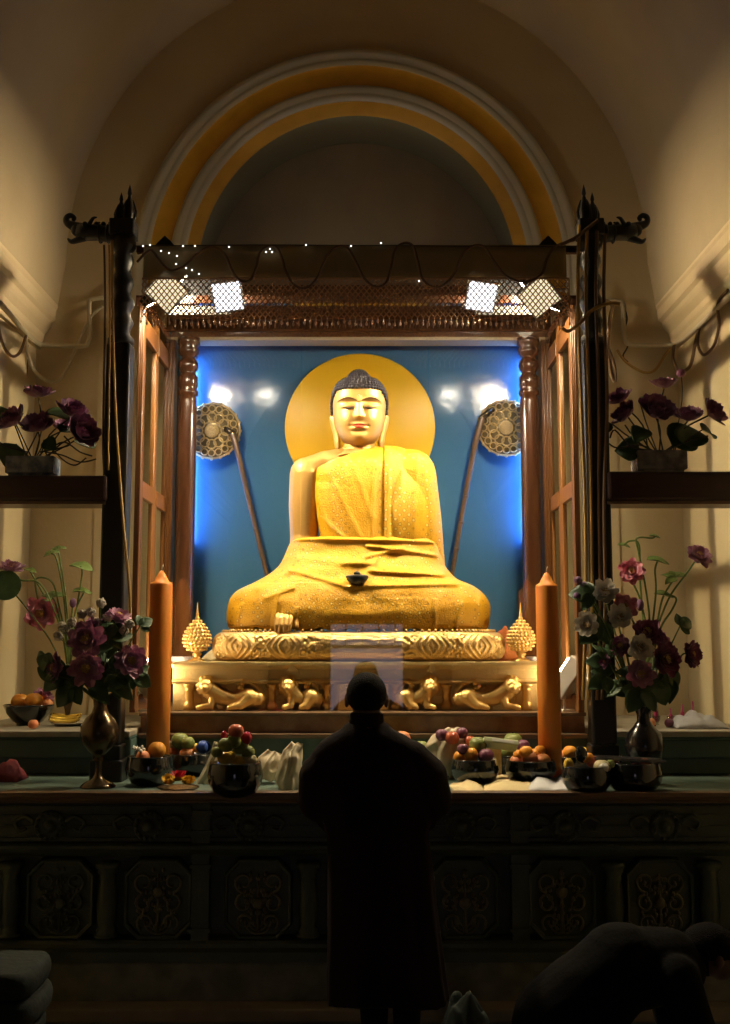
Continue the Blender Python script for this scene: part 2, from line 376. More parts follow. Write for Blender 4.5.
def thing(name, label, cat, loc=(0, 0, 0), group=None):
    o = bpy.data.objects.new(name, None); o.empty_display_size = 0.05; COL.objects.link(o); o.location = loc
    return tag(o, label, cat, group)
def struct(o): o['kind'] = 'structure'; return o
def dup(root, loc, rotz=None, label=None, group=None, scale=None):
    r = root.copy(); COL.objects.link(r); r.location = loc
    if rotz is not None: r.rotation_euler = (0, 0, rotz)
    if scale: r.scale = (scale,)*3
    if label: r['label'] = label
    if group: r['group'] = group
    for ch in list(root.children):
        c = ch.copy(); COL.objects.link(c); c.parent = r
        for g in list(ch.children):
            d = g.copy(); COL.objects.link(d); d.parent = c
    return r
# ================================================================== SETTING
YW = 7.80                                  # back wall plane
CX = Xp(356.5, YW)                         # axis of the room
uW = unit(YW, 400)
HW = 322*uW                                # half width between the side walls
RV = Xp(356.5+291, YW, 262)-CX               # barrel vault radius
ZS = Zp(262, YW)                           # vault centre height
ZA = Zp(277, YW); RA = Xp(581.5, YW, 277)-CX; uA = RA/225; KZ = (Zp(52, YW)-ZA)/RA   # arch on the back wall
RI = 160*uA                                # inner edge of the arch
YT = YW/0.945
YB = -6.0                                  # wall with the doorway behind the viewer
ZTAB = 1.04
def build_setting():
    fl = MB(); fl.box2((CX-6, YB-8, -0.2), (CX+6, YW+1.5, 0)); struct(fl.build('floor', 'floor'))
    # back wall with the niche opening
    bw = MB(); n = 48; inner = []; outer = []
    zt = ZS+RV+0.5; xo = HW+0.5
    inner.append((CX-RI, YW, 2.6)); outer.append((CX-xo, YW, 2.6))
    for k in range(n+1):
        a = pi-pi*k/n; inner.append((CX+RI*cos(a), YW, ZA+RI*KZ*sin(a)))
        dx, dz = cos(a), sin(a); t = min(xo/max(abs(dx), 1e-6), (zt-ZA)/max(dz, 1e-6)); outer.append((CX+dx*t, YW, ZA+dz*t))
    inner.append((CX+RI, YW, 2.6)); outer.append((CX+xo, YW, 2.6))
    bw.loft([inner, outer], cap=False, closed=False, smooth=False)
    bw.add([(CX-xo, YW, 0), (CX+xo, YW, 0), (CX+xo, YW, 2.6), (CX-xo, YW, 2.6)], [(0, 1, 2, 3)], False)
    struct(bw.build('wall_back', 'plaster'))
    # soffit and tympanum of the niche
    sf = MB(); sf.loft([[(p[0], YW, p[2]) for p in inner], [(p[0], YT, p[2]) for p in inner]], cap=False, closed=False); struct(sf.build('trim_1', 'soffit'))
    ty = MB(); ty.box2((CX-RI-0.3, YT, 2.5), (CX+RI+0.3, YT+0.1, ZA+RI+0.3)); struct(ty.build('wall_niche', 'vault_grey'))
    # mouldings of the arch: profile (radius px, depth towards the room)
    def band(name, prof, m):
        b = MB(); rings = []
        for k in range(73):
            a = pi+0.14-(pi+0.28)*k/72
            rings.append([(CX+r*uA*cos(a), YW-d, ZA+r*uA*KZ*sin(a)) for r, d in prof])
        b.loft(rings, cap=False, closed=False); struct(b.build(name, m))
    band('trim_2', [(225, 0), (225, .05), (222, .07), (218, .075), (215, .055), (213, .06), (211, .065), (208, .05)], 'arch_cream')
    band('trim_3', [(208, .05), (207, .04), (190, .04), (188, .045)], 'arch_yellow')
    band('trim_4', [(188, .045), (187, .06), (183, .075), (180, .06), (178, .06), (175, .068), (172, .045)], 'arch_cream')
    band('trim_5', [(172, .04), (171, .03), (161, .03), (160, .0)], 'arch_yellow')
    # side walls
    ZC0 = Zp(343, YW); ZC1 = Zp(308, YW)
    for s, nm in ((-1, 'left'), (1, 'right')):
        w = MB(); x0 = CX+s*HW; w.box2((x0, YB, 0), (x0+s*0.3, YW+0.02, ZC0+0.1)); struct(w.build('wall_'+nm, 'plaster'))
        c = MB(); prof = [(HW+.02, ZC0-.05), (HW-.03, ZC0-.05), (HW-.035, ZC0), (HW-.05, ZC0+.02), (HW-.055, ZC0+.06), (HW-.09, ZC0+.10), (HW-.10, ZC0+.12), (HW-.105, ZC0+.15),
                          (HW-.13, ZC0+.17), (HW-.135, ZC1-.02), (RV+.05, ZC1), (RV+.05, ZC1+.02)]
        rings = [[(CX+s*r, y, z) for r, z in prof] for y in (YB, YW+.01)]
        c.loft(rings, cap=False, closed=False, smooth=False); struct(c.build('trim_'+('6' if s < 0 else '7'), 'plaster'))
        # flat pilaster strip beside the shrine
        t = MB(); xa = Xp(93 if s < 0 else 620, YW); xb = Xp(104 if s < 0 else 606, YW)
        t.box2((min(xa, xb), YW-.04, 0.9), (max(xa, xb), YW, Zp(290, YW))); struct(t.build('trim_'+('8' if s < 0 else '9'), 'plaster'))
    # barrel vault
    v = MB(); n = 64
    prof = [(CX-RV-.05, Zp(308, YW)+.02)]+[(CX+RV*cos(pi-pi*k/n), ZS+KZ*RV*sin(pi-pi*k/n)) for k in range(n+1)]+[(CX+RV+.05, Zp(308, YW)+.02)]
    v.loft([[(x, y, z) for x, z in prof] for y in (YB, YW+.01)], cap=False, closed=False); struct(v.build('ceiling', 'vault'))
    # far end behind the viewer with its doorway
    dx0, dx1, dz = CX-.56, CX+.74, 2.14
    e = MB(); e.box2((CX-3, YB-.25, 0), (dx0, YB, 7.5)); e.box2((dx1, YB-.25, 0), (CX+3, YB, 7.5)); e.box2((dx0, YB-.25, dz), (dx1, YB, 7.5)); struct(e.build('wall_front', 'plaster'))
    d = MB()
    for a, b in (((dx0-.08, YB-.02, 0), (dx0+.03, YB+.05, dz+.08)), ((dx1-.03, YB-.02, 0), (dx1+.08, YB+.05, dz+.08)), ((dx0-.08, YB-.02, dz), (dx1+.08, YB+.05, dz+.1))): d.box2(a, b)
    for q in (.22, .44, .66, .88): d.box2((dx0+(dx1-dx0)*q-.012, YB-.06, 1.75), (dx0+(dx1-dx0)*q+.012, YB-.03, dz))
    d.box2((dx0, YB-.07, 1.72), (dx1, YB-.02, 1.78))
    struct(d.build('door_1', 'wood_dark'))
    pl = bpy.data.lights.new('doorway_daylight', 'AREA'); pl.shape = 'RECTANGLE'; pl.size = dx1-dx0; pl.size_y = dz; pl.cycles.is_portal = True
    po = bpy.data.objects.new('doorway_daylight', pl); COL.objects.link(po); po.location = ((dx0+dx1)/2, YB-.1, dz/2); po.rotation_euler = (pi/2, 0, 0)
build_setting()

# ================================================================== ALTAR TABLE
ZT = ZTAB
YF = 5.60                                  # front plane of the altar
TX = Xp(360, YF); uT = unit(YF, 850)
def altar():
    t = thing('altar_table', 'long dark green carved altar table with rosettes and balusters', 'altar', (TX, YF, 0))
    O = (TX, YF, 0); xl, xr = CX-HW+.02, CX+HW-.02
    z = lambda py: Zp(py, YF)
    b = MB(); b.box2((xl, YF+.06, z(962)), (xr, YW-.03, z(803))); b.build('core', 'altar', t, O)
    b = MB(); b.box2((xl, YF-.06, z(794)), (xr, YW-.02, ZT)); b.build('table_top', 'altar_top', t, O, bev=.006)
    b = MB(); b.loft([[(x, YF+d, zz) for d, zz in ((0, z(803)), (-.03, z(802)), (-.035, z(800)), (-.05, z(798)), (-.055, z(795)), (-.07, z(794.5)), (-.07, z(791)), (-.06, z(790.5)), (0, z(790.5)))] for x in (xl, xr)], smooth=False); b.build('edge_moulding', 'altar_edge', t, O)
    # frieze with framed bays
    b = MB(); b.box2((xl, YF+.02, z(843)), (xr, YF+.1, z(803)))
    pil = [205, 515]
    for x0, x1 in ((-60, 195), (213, 507), (525, 800)):
        for ya, yb, d in ((806, 809, .0), (838, 841, .0), (815, 816.5, .01), (826, 827.5, .01)):
            b.box2((max(Xp(x0, YF), xl), YF+d, z(yb)), (min(Xp(x1, YF), xr), YF+.03, z(ya)))
    b.build('frieze', 'altar', t, O)
    b = MB(); b.loft([[(x, YF+d, zz) for d, zz in ((.05, z(858)), (.0, z(856)), (-.02, z(852)), (-.035, z(848)), (-.035, z(845)), (-.02, z(843)), (.05, z(842)))] for x in (xl, xr)], smooth=False); b.build('waist_moulding', 'altar', t, O)
    b = MB(); b.loft([[(x, YF+d, zz) for d, zz in ((.05, z(937)), (-.01, z(940)), (-.02, z(943)), (-.02, z(947)), (-.045, z(950)), (-.045, z(960)), (.05, z(961)))] for x in (xl, xr)], smooth=False); b.build('base_moulding', 'altar', t, O)
    for px in pil:
        b = MB(); b.box2((Xp(px-8, YF), YF-.01, z(941)), (Xp(px+9, YF), YF+.08, z(803)))
        for py in (812, 832, 866, 930): b.box2((Xp(px-10, YF), YF-.02, z(py+2)), (Xp(px+11, YF), YF+.02, z(py-2)))
        b.build('pilaster', 'altar', t, O)
    cols = [60, 158, 258, 360, 465, 562, 660]; bal = [10, 107, 308, 412, 614, 710]
    # rosettes
    for px in [50, 149, 249, 355, 461, 565, 665]:
        c = P(px, 826, YF); c.y = YF
        r = MB(); R = Matrix.Rotation(pi/2, 3, 'X')
        r.lathe([(0, -.02), (.075, -.02), (.078, 0), (.07, .012), (.055, .012), (.05, .004), (.03, .006), (.028, .03), (.018, .045), (0, .048)], c, 24, R=R)
        for k in range(14):
            a = 2*pi*k/14; r.ell(c+Vector((.062*cos(a), -.014, .062*sin(a))), (.011, .012, .011), 8, 5)
        for s in (-1, 1):
            r.tube([c+Vector((s*.08, -.004, .02)), c+Vector((s*.12, -.004, .045)), c+Vector((s*.17, -.004, .02)), c+Vector((s*.15, -.004, -.02)), c+Vector((s*.115, -.004, -.01))], [.012, .012, .010, .009, .006], 6, 4)
        r.build('rosette', 'altar', t, O)
    # carved panels
    for i, px in enumerate(cols):
        c = P(px, 899, YF); x0 = c.x; z0 = c.z; hw = 34*uT; hz = 39*uT
        p = MB(); k = .07
        octo = lambda s, y: [(x0+a*s, y, z0+bb*s) for a, bb in ((-hw+k, hz), (hw-k, hz), (hw, hz-k), (hw, -hz+k), (hw-k, -hz), (-hw+k, -hz), (-hw, -hz+k), (-hw, hz-k))]
        p.loft([octo(1, YF+.06), octo(1, YF+.0), octo(.96, YF-.015), octo(.90, YF-.01), octo(.88, YF+.012)], cap=True, smooth=False)
        p.build('panel', 'altar', t, O)
        g = MB(); y = YF-.0
        def sc(x, zz, R, a0, a1, w=.008):
            for s in (-1, 1):
                pts = []
                for q in range(13):
                    a = a0+(a1-a0)*q/12; rr = R*(1-.6*q/12); pts.append((x0+s*(x+rr*cos(a)), y, z0+zz+rr*sin(a)))
                g.tube(pts, [w*(1-.4*q/12) for q in range(13)], 6)
        rr = random.Random(i*3+1)
        sc(.07, .08, .05, -1.5, 5), sc(.07, -.02, .045, 1.5, -4.5), sc(.06, -.11, .045, -1, 5.0)
        g.ell((x0, y, z0+(.03 if i % 2 else -.02)), (.028, .022, .028), 12, 8)
        g.tube([(x0, y, z0-.16), (x0, y, z0-.05), (x0, y, z0+.12)], [.012, .007, .005], 6)
        for q in range(3): g.torus((x0, y, z0-.10), .03+.018*q, .004, (0, 1, 0), 14, 5, pi, 2*pi)
        for q in range(26):
            a = rr.uniform(0, 2*pi); rad = rr.uniform(.03, .15)
            for s in (-1, 1): g.ell((x0+s*abs(rad*cos(a))*.8, y, z0+rad*sin(a)), (.009, .010, .012), 6, 4)
        g.build('carving', 'altar_gilt' if i != 0 else 'altar', t, O)
    for px in bal:
        c = P(px, 899, YF); h0 = z(936); h1 = z(862); H = h1-h0
        p = MB(); p.lathe([(.0, 0), (.06, 0), (.06, .03*H), (.045, .05*H), (.05, .08*H), (.036, .12*H), (.042, .2*H), (.05, .4*H), (.045, .6*H), (.036, .74*H), (.04, .78*H), (.036, .82*H), (.05, .87*H), (.045, .9*H), (.06, .93*H), (.06, H), (0, H)], (c.x, YF+.0, h0), 20)
        p.build('baluster', 'altar', t, O)
    b = MB(); b.box2((xl, YF-.02, 0.06), (xr, 6.4, z(962)+.005)); b.build('plinth', 'stone', t, O, bev=.008)
    b = MB(); b.box2((xl, YF-.14, 0.0), (xr, 6.4, 0.065)); b.build('foot_step', 'ledge_top', t, O, bev=.01)
altar()
YL = 6.35; ZL = Zp(731, YL)                # side ledges
def ledge(s):
    xa = CX+s*(HW-.01); xb = Xp(133 if s < 0 else 592, YL)
    x0, x1 = min(xa, xb), max(xa, xb)
    t = thing('stone_ledge', 'teal painted ledge with stone top at the %s end of the altar' % ('left' if s < 0 else 'right'), 'ledge', ((x0+x1)/2, YL, 0), 'ledges beside the throne'); O = t.location
    b = MB(); b.box2((x0, YL+.26, ZT+.003), (x1, YW-.03, ZL-.035)); b.box2((x0, YL+.1, ZT+.003), (x1, YL+.27, ZT+.10)); b.box2((x0, YL+.02, ZL-.05), (x1, YL+.27, ZL-.035))
    b.box2((x0, YL+.05, ZT+.10), (x1, YL+.27, ZL-.05)); b.build('riser', 'teal_step', t, O, bev=.008)
    b = MB(); b.box2((x0, YL, ZL-.035), (x1, YW-.03, ZL)); b.build('ledge_top', 'ledge_top', t, O, bev=.006)
ledge(-1); ledge(1)
YP = 6.60; ZP = Zp(712, YP)
TCX = Xp(360, 6.7)
def plinth():
    x0, x1 = Xp(133, YL)+.004, Xp(592, YL)-.004
    t = thing('throne_plinth', 'stepped plinth with a brown marble band under the gold throne', 'plinth', (TCX, YP, 0)); O = t.location
    z = lambda py: Zp(py, YP)
    b = MB(); b.box2((x0, YP-.02, ZT+.003), (x1, YP+.3, z(738))); b.build('lower_riser', 'teal_step', t, O)
    b = MB(); b.box2((x0, YP+.03, ZT+.003), (x1, YW-.04, z(716))); b.build('marble_band', 'marble', t, O)
    b = MB(); b.box2((x0, YP-.05, z(738)), (x1, YP+.2, z(733))); b.build('lower_lip', 'altar_edge', t, O, bev=.006)
    b = MB(); b.box2((x0, YP-.03, z(716)), (x1, YW-.04, ZP)); b.build('upper_lip', 'altar_edge', t, O, bev=.006)
plinth()

# ================================================================== GLASS CASE
YC0, YC1 = 6.58, 7.50                      # front and back posts of the case
ZTOP = Zp(318, 6.6)
def case():
    t = thing('shrine_case', 'tall brown wooden glass case with blue back around the golden statue', 'display case', (CX, YC0, ZP)); O = t.location
    YBK = 7.70
    b = MB(); b.box2((Xp(161, YBK), YBK, ZP), (Xp(556, YBK), YBK+.04, Zp(332, YBK))); b.build('back_panel', 'blue', t, O)
    b = MB(); b.box2((Xp(161, YBK), YBK-.02, Zp(332, YBK)), (Xp(556, YBK), YBK+.04, Zp(286, YBK))); b.build('upper_board', 'wood', t, O)
    xL, xR = Xp(130, YC0), Xp(584, YC0)
    xl1, xr1 = Xp(150, 7.1), Xp(567, 7.1)
    for s, xw in ((-1, xL), (1, xR)):
        xi = xw-s*.018
        # front post (slender), mid jamb, back jamb with mouldings
        def post(y, w, d, zt=Zp(318, 6.9), xx=xi, m='wood'):
            p = MB(); p.box((xx-s*w/2, y, (ZP+zt)/2), (w, d, zt-ZP))
            for q in (0.2, 0.5, 0.8):
                p.tube([(xx-s*w*q, y-d/2, ZP+.02), (xx-s*w*q, y-d/2, zt-.02)], .008, 6)
            p.build('post', m, t, O, bev=.003)
        post(YC0, .035, .06); post(7.02, .03, .08, m='wood_amber'); post(7.46, .075, .12)
        # rails
        zr = Zp(488, YC0)
        for y0, y1 in ((YC0+.03, 6.98), (7.06, 7.40)):
            for za, zb, m in ((zr-.05, zr+.05, 'wood_amber'), (ZP, ZP+.10, 'wood_amber'), (ZTOP-.12, ZTOP, 'wood')):
                p = MB(); p.box2((xi-s*.005, y0, za), (xi-s*.035, y1, zb)); p.build('rail', m, t, O, bev=.003)
            p = MB(); p.box2((xi-s*.015, y0, zr+.05), (xi-s*.021, y1, ZTOP-.12)); p.build('side_pane', 'glass_side', t, O)
            p = MB(); p.box2((xi-s*.015, y0, ZP+.1), (xi-s*.021, y1, zr-.05)); p.build('side_pane', 'glass_side', t, O)
            p = MB(); ym = (y0+y1)/2
            for yy_ in (y0+.012, y1-.012): p.box2((xi-s*.008, yy_-.02, ZP+.1), (xi-s*.03, yy_+.02, zr-.05))
            p.build('stile', 'wood_amber', t, O, bev=.003)
        # blue return strip
        p = MB(); p.box2((xi-s*.09, 7.53, ZP), (xi-s*.10, YBK, Zp(325, 7.6))); p.build('blue_return', 'blue', t, O)
    # header beam with carved dentils
    YH = 7.46
    b = MB(); zh0, zh1 = Zp(339, YH), Zp(314, YH); xa, xb = Xp(166, YH), Xp(552, YH)
    b.box2((xa, YH, zh0), (xb, YH+.10, zh1)); b.box2((xa, YH-.03, zh0), (xb, YH+.01, zh0+.03)); b.box2((xa, YH-.04, zh1-.05), (xb, YH+.01, zh1)); b.box2((xa, YH-.02, zh0+.05), (xb, YH+.01, zh0+.065))
    for k in range(64):
        x = xa+(xb-xa)*(k+.5)/64; b.ell((x, YH-.005, zh0+.10), (.012, .014, .03), 8, 6)
    b.build('header_beam', 'wood', t, O)
    b = MB(); b.box2((xa, YH-.05, zh0-.022), (xb, YH+.10, zh0)); b.build('header_lip', 'card', t, O)
    zt = Zp(300, 6.56)
    b = MB()
    for x in (xL+.03, xR-.03): b.box2((x-.03, 6.53, zt-.04), (x+.03, 7.60, zt+.02))
    b.box2((xL, 6.53, zt-.03), (xR, 6.58, zt+.02)); b.build('canopy_frame', 'wood_dark', t, O)
    # front pane of glass in its thin seams
    xs = [Xp(163, YC0), Xp(300, YC0), Xp(430, YC0), Xp(553, YC0)]
    for a, bb in zip(xs, xs[1:]):
        p = MB(); p.box2((a+.002, YC0-.003, ZP+.005), (bb-.002, YC0+.003, Zp(332, YC0))); p.build('front_pane', 'glass', t, O)
case()
# turned columns in front of the blue panel
def column(px, which):
    y = 7.36; c = P(px, 640, y); z0 = Zp(663, 6.9); z1 = Zp(339, 7.46)-.024; H = z1-z0; r = 9.6*unit(y)
    t = thing('turned_column', 'polished dark turned wooden column at the %s edge of the blue panel' % which, 'column', (c.x, y, z0), 'turned columns'); O = t.location
    L = [(0, 0), (1.25, 0), (1.25, .02), (1.1, .03), (1.15, .04), (1, .055), (1, .60), (.97, .80), (.9, .815), (1.1, .82), (1.12, .83), (.9, .838), (1.05, .845), (1.05, .875), (.8, .885), (.78, .89), (1.0, .90), (1.1, .91), (1.0, .925), (.72, .935), (.7, .94), (1.05, .95), (1.12, .96), (.9, .972), (1.2, .98), (1.2, 1), (0, 1)]
    b = MB(); b.lathe([(a*r, z*H) for a, z in L], O, 28); b.build('shaft', 'wood_dark', t, O)
    b = MB(); b.box((c.x, y, z0+.02), (r*2.7, r*2.7, .04)); b.build('base', 'wood_dark', t, O, bev=.004)
column(183, 'left'); column(533.5, 'right')
def tube_lamp(px, which):
    x = Xp(px, 7.62); t = thing('tube_lamp', 'vertical blue white tube light hidden behind the %s turned column' % which, 'lamp', (x, 7.60, Zp(545, 7.6)), 'vertical tube lights'); O = t.location
    z0, z1 = Zp(540, 7.6), Zp(356, 7.6)
    b = MB(); b.tube([(x, 7.62, z0), (x, 7.62, z1)], .013, 10); b.build('tube', 'tube_lamp', t, O)
    b = MB(); b.box2((x-.03, 7.575, z0-.03), (x+.03, 7.585, z1+.03)); e = -1 if which == 'left' else 1; b.box2((x+e*.03, 7.575, z0-.03), (x+e*.036, 7.66, z1+.03)); b.box2((x-.02, 7.6, z0-.03), (x+.02, 7.70, z0)); b.box2((x-.02, 7.58, z1), (x+.02, 7.70, z1+.03)); b.build('housing', 'lamp_metal', t, O)  # front and outer plates added to keep the blue light on the wall
tube_lamp(187, 'left'); tube_lamp(529.5, 'right')
YPOST = 6.15; ZBAR = Zp(250, YPOST)
# ================================================================== THRONE
YTH = 6.74
uTh = unit(YTH, 690)
TC = Xp(360, YTH)
ZTH = Zp(662, YTH)
def throne():
    t = thing('lion_throne', 'embossed golden throne with lions and small pillars under the statue', 'throne', (TC, YTH, ZP)); O = t.location
    z = lambda py: Zp(py, YTH)
    H = lambda py: z(py)
    def X(px): return Xp(px, YTH, 690)
    yb = 7.62
    # body with stepped plan: side blocks forward, middle recessed slightly
    b = MB()
    segs = [(172, 268, .02), (268, 452, .0), (452, 556, .02)]
    yb = 7.45
    for a, c, d in segs: b.box2((X(a), YTH+.06-d, ZP+.001), (X(c), yb, z(684)))
    b.build('body', 'gold_plain', t, O)
    # top slab mouldings
    b = MB()
    for a, c, d in segs:
        prof = [(.06, 684), (.02, 684), (.01, 682.5), (.0, 681.5), (.012, 680), (.03, 679.5), (.03, 669.5), (.01, 668.5), (-.01, 666.5), (-.02, 664.5), (-.02, 662.2), (.2, 662)]
        b.loft([[(x, YTH+q-d, z(py)) for q, py in prof] for x in (X(a), X(c))], smooth=False)
        b.box2((X(a), YTH+.04-d, z(684)), (X(c), yb, ZTH))
    b.build('cornice', 'gold_plain', t, O)
    b = MB()
    for px in (292, 432):
        b.prism([(X(px-6), YTH-.02, z(672)), (X(px+6), YTH-.02, z(672)), (X(px), YTH-.02, z(663))], (0, .05, 0))
    b.build('frieze_ornament', 'gold', t, O)
    # relief scrolls on the panels
    b = MB(); rr = random.Random(5)
    for a, c in ((198, 262), (278, 322), (398, 440), (456, 518)):
        for k in range(34):
            px = rr.uniform(a, c); py = rr.uniform(686, 708); x = X(px)
            y = YTH+.06-(.02 if px < 268 or px > 452 else 0); R = rr.uniform(.012, .028); a0 = rr.uniform(0, 6)
            b.torus((x, y, z(py)), R, .005, (0, 1, 0), 10, 5, a0, a0+4)
    b.build('scroll_relief', 'gold_relief', t, O)
    # small pillars
    for px in (189, 271, 327, 396, 447, 527):
        x = X(px); d = .02 if px < 268 or px > 452 else 0; h = z(684)-ZP
        p = MB(); p.lathe([(0, 0), (.036, 0), (.036, .03), (.026, .045), (.022, .06), (.026, h*.5), (.022, h*.7), (.032, h*.74), (.024, h*.79), (.036, h*.9), (.04, h-.001), (0, h-.001)], (x, YTH+.045-d, ZP+.001), 16)
        p.build('pillar', 'gold', t, O)
    p = MB(); p.box2((X(338), YTH-.01, ZP+.001), (X(388), YTH+.06, z(684))); p.box2((X(345), YTH-.02, ZP+.04), (X(381), YTH, z(687))); p.build('centre_panel', 'gold_relief', t, O, bev=.006)
    # lions: reclining body, maned head, paw and tail
    def lion(hx, bx, s, z0=0, tall=False):
        """hx head px, bx rump px"""
        d = .02 if hx < 268 or hx > 452 else 0
        y = YTH+.035-d; m = MB(); g = ZP
        q = lambda px, h, dy=0: Vector((X(px), y+dy, g+h))
        L = bx-hx
        m.limb([q(hx+L*.10, .115), q(hx+L*.30, .08, -.005), q(hx+L*.55, .062), q(hx+L*.8, .078), q(bx, .07)], [.055, .05, .045, .06, .048], 12)
        m.limb([q(hx+L*.15, .08, -.02), q(hx+L*.10, .03, -.04), q(hx-L*.12, .018, -.055)], [.034, .024, .019], 8)
        m.limb([q(hx+L*.85, .08, -.02), q(hx+L*.68, .03, -.045), q(hx+L*.48, .018, -.05)], [.052, .030, .019], 8)
        hz = .150
        m.ell(q(hx, hz, -.03), (.046, .045, .046), 14, 10)
        m.ell(q(hx, hz-.016, -.074), (.026, .022, .02), 10, 8); m.ell(q(hx, hz-.036, -.066), (.018, .016, .010), 8, 6)
        for rr_, nn_, dd_ in ((.05, 12, -.012), (.058, 14, .008)):
            for k in range(nn_):
                a = pi*2*k/nn_; m.ell(q(hx, hz, dd_)+Vector((rr_*cos(a), 0, rr_*.95*sin(a))), .017, 8, 6)
        for e in (-1, 1): m.ell(q(hx, hz+.013, -.071)+Vector((e*.018, 0, 0)), .008, 6, 5)
        m = remesh(m, .0055, 1)
        pts = [q(bx-L*.02, .08, .0), q(bx+L*.04, .12, -.01), q(bx-L*.12, .165, -.01), q(bx-L*.3, .17, -.01), q(bx-L*.36, .145, -.01), q(bx-L*.27, .13, -.01)]
        m.tube(pts, [.016, .014, .013, .013, .015, .012], 8, 4); m.ell(pts[3], .022, 8, 6); m.ell(pts[4], .02, 8, 6)
        o = m.build('lion_relief', 'gold', t, O)
        return o
    lion(206, 258, 1); lion(288, 316, 1); lion(430, 401, -1); lion(511, 459, -1)
throne()

